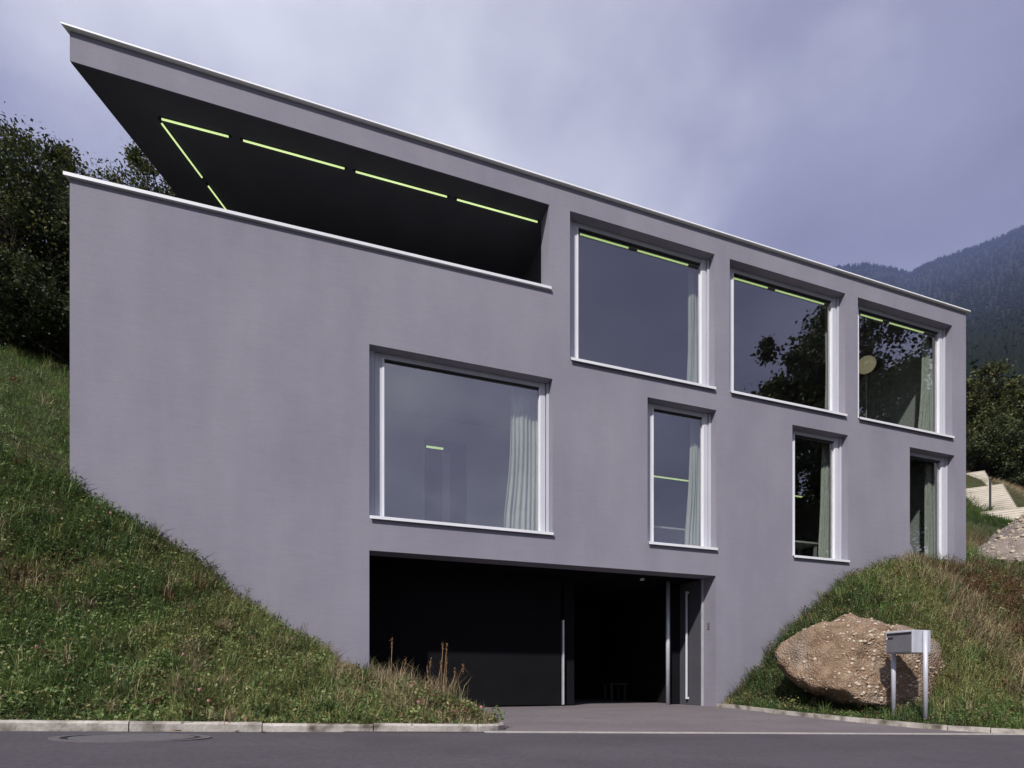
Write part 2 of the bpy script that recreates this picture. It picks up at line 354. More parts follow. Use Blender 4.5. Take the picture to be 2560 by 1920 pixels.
# ------------------------------------------------------------------ kerbs
def path_pts(ctrl, step):
    """resample a polyline evenly"""
    p = [Vector(c) for c in ctrl]; out = [p[0].copy()]; acc = 0.0
    for a, b in zip(p[:-1], p[1:]):
        d = (b - a).length; x = step - acc
        while x <= d: out.append(a + (b - a) * (x / d)); x += step
        acc = (acc + d) % step if d < step - acc + 1e-9 and False else d - (x - step)
    return out
def smooth_path(ctrl, n=8):
    """Catmull-Rom through control points"""
    p = [Vector(c) for c in ctrl]; out = []
    for i in range(len(p) - 1):
        a, b, c, d = p[max(i - 1, 0)], p[i], p[i + 1], p[min(i + 2, len(p) - 1)]
        for k in range(n):
            t = k / n
            out.append(0.5 * ((2 * b) + (c - a) * t + (2 * a - 5 * b + 4 * c - d) * t * t + (3 * b - a - 3 * c + d) * t ** 3))
    out.append(p[-1]); return out
LK = smooth_path([(-16, -3.42), (-10, -3.42), (-5, -3.42), (-2, -3.42), (0, -3.43), (1.05, -3.46), (1.55, -3.40), (1.76, -3.18), (1.74, -2.85), (1.5, -2.0), (1.05, -0.9), (0.74, -0.06)], 8)
RK = smooth_path([(6.98, -0.06), (7.00, -0.8), (7.00, -1.65), (7.10, -2.4), (7.32, -3.1), (7.54, -3.7), (7.86, -4.25), (8.5, -4.62), (10.5, -4.95), (14, -5.3), (20, -6.0), (34, -7.6)], 8)
def kerb(path, base_z, label, length, width, height, inner, mats):
    root = thing('kerb', label, 'kerb', kind='structure')
    # walk along the path and cut stones
    seg = [0.0]
    for a, b in zip(path[:-1], path[1:]): seg.append(seg[-1] + (b - a).length)
    def at(s):
        s = min(max(s, 0), seg[-1]); k = max(i for i in range(len(seg)) if seg[i] <= s + 1e-9); k = min(k, len(path) - 2)
        t = (s - seg[k]) / max(seg[k + 1] - seg[k], 1e-6); return path[k].lerp(path[k + 1], t)
    s = 0.0; r = random.Random(3)
    while s < seg[-1] - 0.1:
        curv = (at(s + 0.3) - at(s)).normalized().dot((at(s + 0.75) - at(s + 0.4)).normalized())
        L = length * r.uniform(0.9, 1.12) if curv > 0.985 else length * 0.42
        n = 3; vs_ = []
        dz = r.uniform(-0.006, 0.006); tw = r.uniform(-0.006, 0.006); gap = 0.004
        for i in range(n + 1):
            a = at(s + gap + (L - 2 * gap) * i / n); b = at(s + gap + (L - 2 * gap) * i / n + 0.02); c = at(s + gap + (L - 2 * gap) * i / n - 0.02)
            t = (b - c).normalized(); nrm = Vector((-t.y, t.x)) * inner
            e = a + nrm * width + nrm * tw; a2 = a + nrm * tw
            zb = float(base_z(a.x, a.y)); zt = zb + height + dz
            ch = 0.018
            vs_ += [(a2.x, a2.y, zb - 0.08), (a2.x, a2.y, zt - ch), (a2.x + nrm.x * ch, a2.y + nrm.y * ch, zt), (e.x, e.y, zt), (e.x, e.y, zb - 0.08)]
        fs = []
        for i in range(n):
            for k in range(5): fs.append((i * 5 + k, i * 5 + (k + 1) % 5, (i + 1) * 5 + (k + 1) % 5, (i + 1) * 5 + k))
        fs.append((0, 1, 2, 3, 4)); fs.append(tuple(n * 5 + k for k in (4, 3, 2, 1, 0)))
        m_ = MB().add(vs_, fs); m_.build('kerb_stone', mats, root)
        s += L
    return root
kerb(LK, lambda x, y: z_drive(x, y) if y > -3.3 else z_road(x), 'low pale granite kerb along the grass bank left of the driveway', 0.86, 0.12, 0.066, 1, M['kerb'])
kerb(RK, lambda x, y: z_drive(x, y) if y > -4.3 else z_road(x), 'low granite kerb along the grass bank right of the driveway', 0.95, 0.12, 0.062, -1, M['kerb'])
# flush granite edging between drive and road
root = thing('edging_strip', 'thin pale flush edging between driveway and road', 'edging', kind='structure')
u = 1.45
while u < 7.9:
    L = random.uniform(0.8, 1.05); n = 2; mb = MB(); vs_ = []
    for i in range(n + 1):
        x = u + 0.005 + (L - 0.01) * i / n; e = float(edge_v(x)); z = float(z_road(x))
        vs_ += [(x, e - 0.035, z - 0.05), (x, e - 0.035, z + 0.008), (x, e + 0.045, z + 0.010), (x, e + 0.045, z - 0.05)]
    fs = [(i * 4 + k, i * 4 + (k + 1) % 4, (i + 1) * 4 + (k + 1) % 4, (i + 1) * 4 + k) for i in range(n) for k in range(4)] + [(0, 1, 2, 3), (11, 10, 9, 8)]
    mb.add(vs_, fs).build('edging_stone', M['edging'], root); u += L

# manhole: cast ring and lid set in the road beside the kerb
mh = thing('manhole_cover', 'oval worn manhole cover set in the road by the left kerb', 'manhole', (-1.2, -4.02, float(z_road(-1.2))))
mh.rotation_euler = (0, math.atan(0.033), 0)
def disc(name, r0, r1, z, th, mats, parent, n=40, sy=0.62):
    mb = MB(); vs_ = []
    for k in range(n):
        c, s_ = math.cos(2 * math.pi * k / n), math.sin(2 * math.pi * k / n)
        vs_ += [(c * r0, s_ * r0 * sy, z), (c * r1, s_ * r1 * sy, z), (c * r1, s_ * r1 * sy, z - th), (c * r0, s_ * r0 * sy, z - th)]
    fs = []
    for k in range(n):
        j = (k + 1) % n
        for q in range(4): fs.append((k * 4 + q, k * 4 + (q + 1) % 4, j * 4 + (q + 1) % 4, j * 4 + q))
    return mb.add(vs_, fs).build(name, mats, parent)
disc('frame_ring', 0.415, 0.475, 0.007, 0.05, M['iron'], mh)
disc('joint_ring', 0.372, 0.414, 0.003, 0.05, M['black'], mh)
disc('lid', 0.01, 0.370, 0.006, 0.05, M['iron'], mh)

# ------------------------------------------------------------------ banks and hillside
def bank(name, label, F, B, zF, zB, n_t, shape, seed):
    """lofted earth bank between a kerb line F and a back line B"""
    nF = len(F); ts = np.linspace(0, 1, n_t); P = np.zeros((nF, n_t, 3))
    for i in range(nF):
        x = F[i][0] * (1 - ts) + B[i][0] * ts; y = F[i][1] * (1 - ts) + B[i][1] * ts
        z = zF[i] + (zB[i] - zF[i]) * shape(ts, i / (nF - 1))
        if seed == 22: z = z + 0.40 * np.exp(-((x - 8.7) ** 2 / 0.8 + (y + 1.15) ** 2 / 0.35)) - 0.04 * np.exp(-((x - 8.55) ** 2 / 0.5 + (y + 2.75) ** 2 / 0.35))      # earth heaped behind the boulder
        amp = 0.14 * np.sin(np.pi * ts)
        z = z + amp * (wav(x, y, seed, 1.4) - 0.5) * 2
        P[i, :, 0] = x; P[i, :, 1] = y; P[i, :, 2] = z
    q = np.array([(i * n_t + j, (i + 1) * n_t + j, (i + 1) * n_t + j + 1, i * n_t + j + 1) for i in range(nF - 1) for j in range(n_t - 1)])
    o = link(name, tri_mesh(name, P.reshape(-1, 3), q), M['soil'], None, True)
    tag(o, label, 'bank', kind='structure')
    return P
# left: kerb path (offset inwards) lofted to the house front
def resample(path, n):
    seg = [0.0]
    for a, b in zip(path[:-1], path[1:]): seg.append(seg[-1] + (b - a).length)
    s = np.linspace(0, seg[-1], n); X = np.interp(s, seg, [p.x for p in path]); Y = np.interp(s, seg, [p.y for p in path])
    return np.stack([X, Y], 1), s / seg[-1]
def inset(P2, d):
    t = np.gradient(P2, axis=0); t /= np.linalg.norm(t, axis=1)[:, None] + 1e-9
    return P2 + np.stack([-t[:, 1], t[:, 0]], 1) * d
FL, aL = resample(LK, 220); FLi = inset(FL, 0.06)
BLu = np.where(FL[:, 0] < -3.0, FL[:, 0], 0)
s_tip = np.interp(-3.0, FL[:100 + 60, 0], aL[:160])
BLu = np.where(aL < s_tip, FL[:, 0], -3.0 + 3.70 * np.clip((aL - s_tip) / (0.86 - s_tip), 0, 1) ** 1.0)
BLu = np.where(aL > 0.86, 0.70, BLu)
BL = np.stack([BLu, np.full_like(BLu, -0.0)], 1)
zFL = np.where(FL[:, 1] > -3.3, z_drive(FL[:, 0], FL[:, 1]), z_road(FL[:, 0])) + 0.058
PL = bank('bank', 'steep overgrown grass bank left of the driveway', FLi, BL, zFL, prof(BLu), 36, lambda t, a: 0.30 * t + 0.70 * t ** 1.45, 21)
FR, aR = resample(RK, 240); FRi = inset(FR, -0.07)
BRu = np.interp(aR, [0, 0.05, 0.10, 0.17, 0.24, 0.33, 0.5, 1.0], [7.05, 8.4, 9.6, 11.2, 12.8, 14.5, 19.0, 38.0])
BR = np.stack([BRu, np.zeros_like(BRu)], 1)
zFR = np.where(FR[:, 1] > -4.3, z_drive(FR[:, 0], FR[:, 1]), z_road(FR[:, 0])) + 0.054
PR = bank('bank', 'tall overgrown bank right of the driveway behind the mailbox', FRi, BR, zFR, prof(BRu), 36, lambda t, a: 0.15 * t + 0.85 * sm((t - 0.2) / 0.8), 22)

HL, HR, HB = -2.97, 13.64, 9.6               # house footprint (left side is raked)
def left_u(v): return HL + 0.458 * v
def keep_hill(u, v):
    return not (left_u(v) - 0.02 < u < HR + 0.02 and v < HB)
us = np.unique(np.concatenate([np.linspace(-160, -14, 30), np.linspace(-14, -3, 34), np.linspace(-2.97, 4, 24), np.linspace(4, 13.6, 10), [13.64], np.linspace(14, 60, 60), np.linspace(62, 320, 50)]))
vs2 = np.unique(np.concatenate([np.linspace(0, 9.6, 30), np.linspace(10, 40, 40), np.linspace(42, 260, 50)]))
hill = grid_mesh('hillside', us, vs2, z_hill, keep=keep_hill, mats=M['soil'])
tag(hill, 'grassy hillside rising behind the house', 'hillside', kind='structure')

# ------------------------------------------------------------------ the house
house = thing('house', 'large grey rendered house with flat roof, roof terrace and garage built into a hillside', 'house')
TW = 0.35                                        # front wall thickness
TOP, LINT, PAR = 8.68, 8.305, 6.845
WINS = [('upper', 3.955, 6.865, 5.835, LINT), ('upper', 7.205, 10.06, 5.835, LINT), ('upper', 10.40, 13.20, 5.835, LINT),
        ('mid', 0.705, 3.64, 2.90, 5.45), ('slim', 5.445, 6.905, 2.90, 5.45), ('slim', 8.69, 10.13, 2.90, 5.45), ('slim', 11.885, 13.27, 2.90, 5.45)]
GAR = (0.705, 6.893, -0.3, 2.405)
holes = [(a, b, c, d) for _, a, b, c, d in WINS] + [GAR, (HL - 1, 3.58, PAR, LINT)]
ub = sorted(set([HL, HR] + [x for h in holes for x in h[:2] if HL < x < HR]))
zb = sorted(set([-0.6, TOP] + [x for h in holes for x in h[2:] if -0.6 < x < TOP]))
def solid(i, j):
    if i < 0 or j < 0 or i >= len(ub) - 1 or j >= len(zb) - 1: return False
    x, z = (ub[i] + ub[i + 1]) / 2, (zb[j] + zb[j + 1]) / 2
    return not any(a < x < b and c < z < d for a, b, c, d in holes)
mb = MB(); vid = {}
def vv(i, j, k):
    if (i, j, k) not in vid:
        x, z = ub[i], zb[j]
        if abs(z - PAR) < 1e-6: z += -0.03 + 0.075 * (x - HL) / 6.55 if x < 3.7 else 0.0
        y = TW if k else 0.0
        if x == HL and k: x += 0.458 * TW
        vid[(i, j, k)] = len(mb.v); mb.v.append((x, y, z))
    return vid[(i, j, k)]
def fq(*ids): mb.f.append(ids); mb.m.append(0)
for i in range(len(ub) - 1):
    for j in range(len(zb) - 1):
        if not solid(i, j): continue
        fq(vv(i, j, 0), vv(i + 1, j, 0), vv(i + 1, j + 1, 0), vv(i, j + 1, 0))
        fq(vv(i, j, 1), vv(i, j + 1, 1), vv(i + 1, j + 1, 1), vv(i + 1, j, 1))
        if not solid(i - 1, j): fq(vv(i, j, 0), vv(i, j + 1, 0), vv(i, j + 1, 1), vv(i, j, 1))
        if not solid(i + 1, j): fq(vv(i + 1, j, 0), vv(i + 1, j, 1), vv(i + 1, j + 1, 1), vv(i + 1, j + 1, 0))
        if not solid(i, j - 1): fq(vv(i, j, 0), vv(i, j, 1), vv(i + 1, j, 1), vv(i + 1, j, 0))
        if not solid(i, j + 1): fq(vv(i, j + 1, 0), vv(i + 1, j + 1, 0), vv(i + 1, j + 1, 1), vv(i, j + 1, 1))
mb.build('front_wall', M['plaster'], house)
def hpart(name, x0, x1, y0, y1, z0, z1, m, parent=house):
    return MB().box(x0, x1, y0, y1, z0, z1).build(name, m, parent)
def prism(name, poly, z0, z1, m, parent=house):
    n = len(poly); v = [(x, y, z0) for x, y in poly] + [(x, y, z1) for x, y in poly]
    f = [tuple(range(n - 1, -1, -1)), tuple(range(n, 2 * n))] + [(k, (k + 1) % n, n + (k + 1) % n, n + k) for k in range(n)]
    return MB().add(v, f).build(name, m, parent)
# roof: raked left end like the terrace below
T2 = TW + 0.002
prism('roof', [(left_u(T2), T2), (HR, T2), (HR, HB), (left_u(HB), HB)], 8.325, TOP - 0.004, M['plaster'])
prism('soffit', [(left_u(0.012) + 0.006, 0.012), (3.578, 0.012), (3.578, TW), (3.86, TW), (3.86, 4.4), (left_u(4.4), 4.4)], 8.292, 8.3035, M['dark'])  # shade of the underside is put into its dark colour
rc = prism('roof_coping', [(HL - 0.075, -0.06), (HR + 0.06, -0.06), (HR + 0.07, HB + 0.05), (left_u(HB) - 0.10, HB + 0.05)], TOP + 0.004, TOP + 0.024, M['roofmetal'])
# parapet coping follows the wall top
def par_z(x): return PAR - 0.03 + 0.075 * (x - HL) / 6.55
mb = MB(); v = []
for x0, x1 in ((HL - 0.055, 3.578),):
    for (x, y) in ((x0, -0.045), (x1, -0.045), (x1, TW + 0.03), (x0 + 0.17, TW + 0.03)):
        v += [(x, y, par_z(x) + 0.003), (x, y, par_z(x) + 0.046)]
mb.add(v, [(0, 2, 4, 6), (1, 7, 5, 3), (0, 1, 3, 2), (2, 3, 5, 4), (4, 5, 7, 6), (6, 7, 1, 0)]).build('parapet_coping', M['alu_bright'], house)
MB().box(3.578, 3.605, -0.045, -0.002, par_z(3.58) + 0.0, par_z(3.58) + 0.046).build('parapet_coping', M['alu_bright'], house)
# raked left wall, right wall, back wall
prism('left_wall', [(left_u(T2), T2), (left_u(T2) + 0.38, T2), (left_u(HB) + 0.38, HB), (left_u(HB), HB)], -0.6, 6.80, M['plaster'])
hpart('right_wall', 13.32, HR, T2, HB - 0.35, -0.6, 8.323, M['plaster'])
hpart('back_wall', left_u(HB), HR, HB - 0.348, HB, -0.6, 8.323, M['plaster'])
# storeys
hpart('floor_slab', 3.86, 13.318, T2, 6.0, 5.56, 5.78, M['roomfloor'])
hpart('floor_slab', 0.2, 13.318, T2, 6.0, 2.62, 2.83, M['roomfloor'])
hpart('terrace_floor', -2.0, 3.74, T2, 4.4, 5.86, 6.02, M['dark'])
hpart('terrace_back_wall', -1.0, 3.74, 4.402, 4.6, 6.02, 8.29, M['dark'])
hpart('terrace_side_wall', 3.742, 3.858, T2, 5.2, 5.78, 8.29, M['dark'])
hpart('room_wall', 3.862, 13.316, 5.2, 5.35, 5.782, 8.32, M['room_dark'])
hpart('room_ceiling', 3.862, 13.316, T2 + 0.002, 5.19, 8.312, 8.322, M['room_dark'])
hpart('room_side_wall', 13.28, 13.317, T2 + 0.002, 5.19, 5.782, 8.31, M['room'])
# middle storey: bright room behind the big window, darker rooms beside it
bw = MB(); bw.box(0.2, 1.92, 2.2, 2.32, 2.832, 5.53); bw.box(2.76, 4.9, 2.2, 2.32, 2.832, 5.53); bw.box(1.92, 2.76, 2.2, 2.32, 5.16, 5.53)
bw.build('room_wall', M['room'], house)
hpart('corridor_wall', 0.6, 5.0, 3.9, 4.0, 2.832, 5.53, M['room_dark'])
hpart('door_leaf', 2.34, 2.50, 2.55, 2.60, 2.84, 5.05, M['room'])
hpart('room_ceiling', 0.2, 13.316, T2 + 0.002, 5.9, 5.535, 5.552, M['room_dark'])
hpart('room_partition', 4.902, 5.05, T2 + 0.002, 5.0, 2.832, 5.53, M['room'])
hpart('room_partition', 0.21, 0.40, T2 + 0.002, 2.198, 2.832, 5.53, M['room'])
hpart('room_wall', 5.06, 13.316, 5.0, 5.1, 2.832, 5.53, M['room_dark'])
hpart('room_side_wall', 13.285, 13.317, T2 + 0.002, 4.99, 2.832, 5.53, M['room'])
# garage
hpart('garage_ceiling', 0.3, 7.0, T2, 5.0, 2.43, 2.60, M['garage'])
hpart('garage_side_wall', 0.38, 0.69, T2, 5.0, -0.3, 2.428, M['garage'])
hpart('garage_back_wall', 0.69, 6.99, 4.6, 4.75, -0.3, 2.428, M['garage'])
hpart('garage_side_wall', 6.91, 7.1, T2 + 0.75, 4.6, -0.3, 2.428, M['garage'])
gd = thing('garage_door', None, None); gd.parent = house
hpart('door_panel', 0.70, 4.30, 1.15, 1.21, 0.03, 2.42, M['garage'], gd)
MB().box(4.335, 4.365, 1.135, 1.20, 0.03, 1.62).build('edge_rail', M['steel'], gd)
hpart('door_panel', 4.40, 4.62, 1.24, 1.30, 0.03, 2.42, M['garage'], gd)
MB().tube([(6.505, 0.93, 0.004), (6.505, 0.93, 2.43)], 0.040, 14).build('post', M['steel'], house, True)
ed = thing('entrance_door', None, None); ed.parent = house
hpart('door_leaf', 6.62, 6.905, 1.10, 1.15, 0.02, 2.40, M['garage'], ed)
hd = MB(); hd.box(6.842, 6.866, 0.80, 0.83, 0.12, 2.24); hd.box(6.866, 6.93, 0.803, 0.827, 0.12, 0.155); hd.box(6.866, 6.93, 0.803, 0.827, 2.20, 2.235)
hd.build('pull_handle', M['alu_bright'], ed)
fr = MB(); fr.box(6.872, 6.9, 0.352, 0.395, 0.0, 2.40)
fr.build('door_jamb', M['steel'], ed)
hpart('door_leaf', 6.905, 6.94, 0.40, 1.098, 0.01, 2.41, M['dark'], ed)
MB().box(6.884, 6.8935, 0.17, 0.23, 1.44, 1.56).build('doorbell', M['letterdoor'], house)
sp = MB().tube([(5.84, 0.80, 2.432), (5.84, 0.80, 2.395)], 0.04, 12).build('ceiling_spot', M['white'], house)

# ---- windows: frame (outer frame and guide rails) with pane and sill
def window(kind, x0, x1, z0, z1):
    r = 0.18                                       # recess
    lw, rw, tw, bw_ = 0.235, 0.165, 0.095, (0.012 if kind == 'upper' else 0.075)
    f = MB()
    g = 0.003
    # outer rails
    f.box(x0 + g, x0 + 0.085, r - 0.035, r + 0.10, z0 + 0.02, z1 - g)
    f.box(x1 - 0.045, x1 - g, r - 0.035, r + 0.10, z0 + 0.02, z1 - g)
    # casing
    f.box(x0 + 0.091, x0 + lw - 0.03, r, r + 0.10, z0 + 0.02, z1 - g)
    f.box(x1 - rw + 0.02, x1 - 0.062, r - 0.012, r + 0.10, z0 + 0.02, z1 - g)
    f.box(x0 + lw - 0.03, x1 - rw + 0.02, r, r + 0.10, z1 - tw + 0.02, z1 - g)
    if bw_ > 0.02: f.box(x0 + lw - 0.03, x1 - rw + 0.02, r, r + 0.10, z0 + 0.02, z0 + bw_)
    root = f.build('window', M['alu'], house)
    b = MB()
    b.box(x0 + lw - 0.03, x0 + lw, r - 0.012, r + 0.05, z0 + bw_, z1 - tw + 0.02)
    b.build('glazing_bead', M['alu_bright'], root)
    b = MB(); b.box(x1 - rw - 0.0, x1 - rw + 0.02, r - 0.004, r + 0.05, z0 + bw_, z1 - tw + 0.02); b.build('glazing_bead', M['alu_bright'], root)
    b = MB(); b.box(x0 + lw, x1 - rw, r + 0.005, r + 0.05, z1 - tw, z1 - tw + 0.02); b.build('gasket', M['gasket'], root)
    MB().box(x0 + lw - 0.01, x1 - rw + 0.01, r + 0.034, r + 0.040, z0 + bw_ - 0.004, z1 - tw + 0.012).build('pane', M['glass'], root)
    s = MB(); v = [(x0 - 0.0, -0.05, z0 - 0.035), (x1 + 0.04, -0.05, z0 - 0.035), (x1 + 0.04, -0.05, z0 + 0.012), (x0, -0.05, z0 + 0.012)]
    # sheet sill: sloping top and front lip
    vs_ = [(x0 + 0.003, -0.05, z0 - 0.034), (x1 - 0.003, -0.05, z0 - 0.034), (x1 - 0.003, -0.05, z0 + 0.010), (x0 + 0.003, -0.05, z0 + 0.010),
           (x0 + 0.003, r + 0.02, z0 + 0.028), (x1 - 0.003, r + 0.02, z0 + 0.028), (x0 + 0.003, -0.038, z0 - 0.034), (x1 - 0.003, -0.038, z0 - 0.034), (x0 + 0.003, -0.038, z0 + 0.003), (x1 - 0.003, -0.038, z0 + 0.003), (x0 + 0.003, r + 0.02, z0 + 0.003), (x1 - 0.003, r + 0.02, z0 + 0.003)]
    s.add(vs_, [(0, 1, 2, 3), (3, 2, 5, 4), (0, 6, 7, 1), (6, 8, 9, 7), (8, 10, 11, 9), (4, 5, 11, 10), (0, 3, 4, 10, 8, 6), (1, 7, 9, 11, 5, 2)])
    s.build('sill', M['alu_bright'], root)
    return root
for w_ in WINS: window(*w_)

# ---- curtains gathered at the right of each window
def curtain(label, xr, wtop, wbot, z0, z1, folds, seed, v0=0.42):
    r = random.Random(seed); n = folds * 8; rows = 26; pts = []
    ph = [r.uniform(-0.5, 0.5) for _ in range(folds + 2)]
    for j in range(rows + 1):
        t = j / rows; w_ = wtop * (1 - t) + wbot * t + 0.02 * math.sin(3 * t + seed)
        w_ *= 1 - 0.10 * math.sin(math.pi * min(1, t * 1.2))
        for i in range(n + 1):
            s_ = i / n; k = s_ * folds
            a = 0.030 + 0.022 * t
            y = v0 + a * math.sin(2 * math.pi * k + ph[int(k)] * 0.8) * (0.6 + 0.4 * math.sin(k * 1.7 + seed)) + 0.012 * math.sin(9 * s_ + 5 * t)
            pts.append((xr - w_ * (1 - s_) + 0.010 * math.sin(2 * math.pi * k * 2 + 4 * t), y, z1 + (z0 - z1) * t))
    f = [(j * (n + 1) + i, j * (n + 1) + i + 1, (j + 1) * (n + 1) + i + 1, (j + 1) * (n + 1) + i) for j in range(rows) for i in range(n)]
    root = thing('curtain', label, 'curtain', (xr, v0, z0), 'curtains drawn to the right side of the windows')
    o = MB().add(pts, f).build('curtain_cloth', M['curtain'], root, True, offset=(xr, v0, z0))
    sd = o.modifiers.new('thick', 'SOLIDIFY'); sd.thickness = 0.004
    MB().tube([(xr - wtop - 0.1, v0, z1 + 0.02), (xr + 0.03, v0, z1 + 0.02)], 0.012, 8).build('rail', M['alu'], root, offset=(xr, v0, z0))
    return root
curtain('pale curtain hanging in the large window above the garage', 3.57, 0.50, 0.66, 2.86, 5.44, 7, 1)
curtain('pale curtain strip in the large upper window next to the terrace', 6.83, 0.20, 0.27, 5.80, 8.27, 4, 2)
curtain('narrow pale curtain in the middle upper window', 10.17, 0.16, 0.20, 5.80, 8.27, 3, 3)
curtain('pale curtain in the upper window nearest the right house corner', 13.25, 0.40, 0.55, 5.80, 8.27, 6, 4)
curtain('greenish curtain in the tall slim window at the garage corner', 6.93, 0.30, 0.40, 2.86, 5.44, 5, 5)
curtain('greenish curtain in the middle one of the slim windows', 10.28, 0.38, 0.46, 2.86, 5.44, 5, 6)
curtain('pale curtain in the slim window half hidden by grass', 13.27, 0.28, 0.34, 2.86, 5.44, 4, 7)

# ---- fluorescent tubes
def tube_light(label, a, b, group, m=None, r=0.012):
    a, b = Vector(a), Vector(b); d = (b - a).normalized()
    root = thing('tube_light', label, 'light', a, group)
    up = Vector((0, 0, 0.026))
    A = Vector((0, 0, 0)); B = b - a
    MB().tube([A + d * 0.02, B - d * 0.02], r, 10).build('tube', m or M['tube'], root, True)
    for e, s_ in ((A, 1), (B, -1)):
        MB().tube([e - d * 0.02 * s_, e + d * 0.02 * s_], r * 1.15, 10).build('end_cap', M['black'], root)
    bt = MB(); n = Vector((-d.y, d.x, 0)) * 0.02
    v = [tuple(p + q + h) for p in (A, B) for q in (n, -n) for h in (Vector((0, 0, r)), Vector((0, 0, r + 0.006)))]
    bt.add(v, [(0, 1, 3, 2), (4, 6, 7, 5), (0, 4, 5, 1), (2, 3, 7, 6), (1, 5, 7, 3), (0, 2, 6, 4)]).build('batten', M['black'], root)
    return root
zt = 8.272; gt_ = 'green tinted tube lights under the terrace roof'
tube_light('greenish tube light at the far left of the row under the terrace roof', (-2.08, 0.43, zt), (-1.20, 0.405, zt), gt_)
tube_light('second greenish tube light from the left in the row under the terrace roof', (-1.05, 0.40, zt), (0.39, 0.385, zt), gt_)
tube_light('third greenish tube light from the left in the row under the terrace roof', (0.515, 0.385, zt), (1.97, 0.365, zt), gt_)
tube_light('greenish tube light at the right end of the terrace row', (2.095, 0.365, zt), (3.53, 0.35, zt), gt_)
tube_light('slanting tube light running back from the terrace roof corner', (-2.09, 0.47, zt), (-1.70, 1.28, zt), gt_)
tube_light('slanting tube light ending at the terrace parapet', (-1.66, 1.37, zt), (-1.22, 2.28, zt), gt_)
gi = 'green tinted tube lights in the rooms'; zi = 8.262; vi = 0.335
tube_light('left tube light behind the upper window next to the terrace', (4.275, vi, zi), (5.28, vi, zi), gi, M['tube_in'], 0.016)
tube_light('right tube light behind the upper window next to the terrace', (5.42, vi, zi), (6.55, vi, zi), gi, M['tube_in'], 0.016)
tube_light('left tube light behind the middle upper window', (7.55, vi, zi), (8.42, vi, zi), gi, M['tube_in'], 0.016)
tube_light('right tube light behind the middle upper window', (8.565, vi, zi), (9.88, vi, zi), gi, M['tube_in'], 0.016)
tube_light('left tube light behind the upper window at the right corner', (10.85, vi, zi), (11.54, vi, zi), gi, M['tube_in'], 0.016)
tube_light('right tube light behind the upper window at the right corner', (11.69, vi, zi), (12.80, vi, zi), gi, M['tube_in'], 0.016)
tube_light('short tube light in the doorway seen through the large middle window', (2.03, 2.76, 5.21), (2.42, 2.76, 5.21), gi, M['tube_in'], 0.022)
tube_light('tube light crossing the slim window at the garage corner', (7.30, 2.75, 5.24), (8.45, 2.75, 5.24), gi, M['tube_in'], 0.018)
tube_light('short tube light in the middle slim window', (11.3, 2.72, 5.22), (11.80, 2.72, 5.22), gi, M['tube_in'], 0.018)

# ---- a few things in the rooms
lp = thing('floor_lamp', 'floor lamp with a big cream globe in the right upper window', 'lamp', (12.13, 1.2, 5.78))
ball = bpy.data.meshes.new('globe_shade'); bm = bmesh.new(); bmesh.ops.create_uvsphere(bm, u_segments=28, v_segments=18, radius=0.20)
for v in bm.verts: v.co.z *= 0.94
bm.to_mesh(ball); bm.free(); gs = link('globe_shade', ball, M['globe'], lp, True); gs.location = (0, 0, 2.10)
MB().tube([(0, 0, 0.02), (0, 0, 1.86)], 0.012, 8).build('stem', M['alu'], lp)
MB().tube([(0, 0, 0.0), (0, 0, 0.02), (0, 0, 0.03)], [0.16, 0.16, 0.02], 20).build('foot', M['alu'], lp)
def table(label, x0, x1, y0, y1, z0, h, m, ml=None):
    t = thing('table', label, 'table', (x0, y0, z0))
    w_, d_ = x1 - x0, y1 - y0
    MB().box(0, w_, 0, d_, h - 0.035, h).build('table_top', m, t)
    for x in (0.03, w_ - 0.08):
        for y in (0.03, d_ - 0.08): MB().box(x, x + 0.05, y, y + 0.05, 0, h - 0.035).build('leg', ml or M['steel'], t)
    return t
table('pale desk seen low in the slim window at the garage corner', 5.9, 7.6, 0.75, 1.35, 2.832, 0.62, M['room'])
table('pale desk seen low in the middle slim window', 9.3, 10.2, 0.75, 1.3, 2.832, 0.62, M['room'])
table('small dark bench standing in the garage beside the steel post', 6.15, 6.6, 2.6, 3.0, 0.004, 0.42, M['black'], M['black'])

# ------------------------------------------------------------------ mailbox
mbx = thing('mailbox', 'grey aluminium mailbox on two posts in front of the boulder', 'mailbox', (7.46, -3.14, -0.03))
bx = MB().box(-0.165, 0.165, -0.185, 0.185, 0.875, 1.175).build('box_body', M['letterbox'], mbx, bevel=0.006)
MB().box(-0.176, -0.166, -0.168, 0.168, 0.888, 1.108).build('door_flap', M['letterdoor'], mbx, bevel=0.003)
MB().box(-0.172, -0.1645, -0.165, 0.165, 1.118, 1.150).build('letter_slot', M['black'], mbx)
np_ = MB().box(-0.180, -0.1765, 0.075, 0.150, 1.068, 1.092).build('name_plate', M['gasket'], mbx)
MB().box(-0.181, -0.1765, 0.152, 0.164, 1.066, 1.094).build('lock', M['alu_bright'], mbx)
for y in (-0.215, 0.215):
    MB().tube([(0.02, y, 0.0), (0.02, y, 1.165)], 0.029, 16).build('post', M['letterbox'], mbx, True)

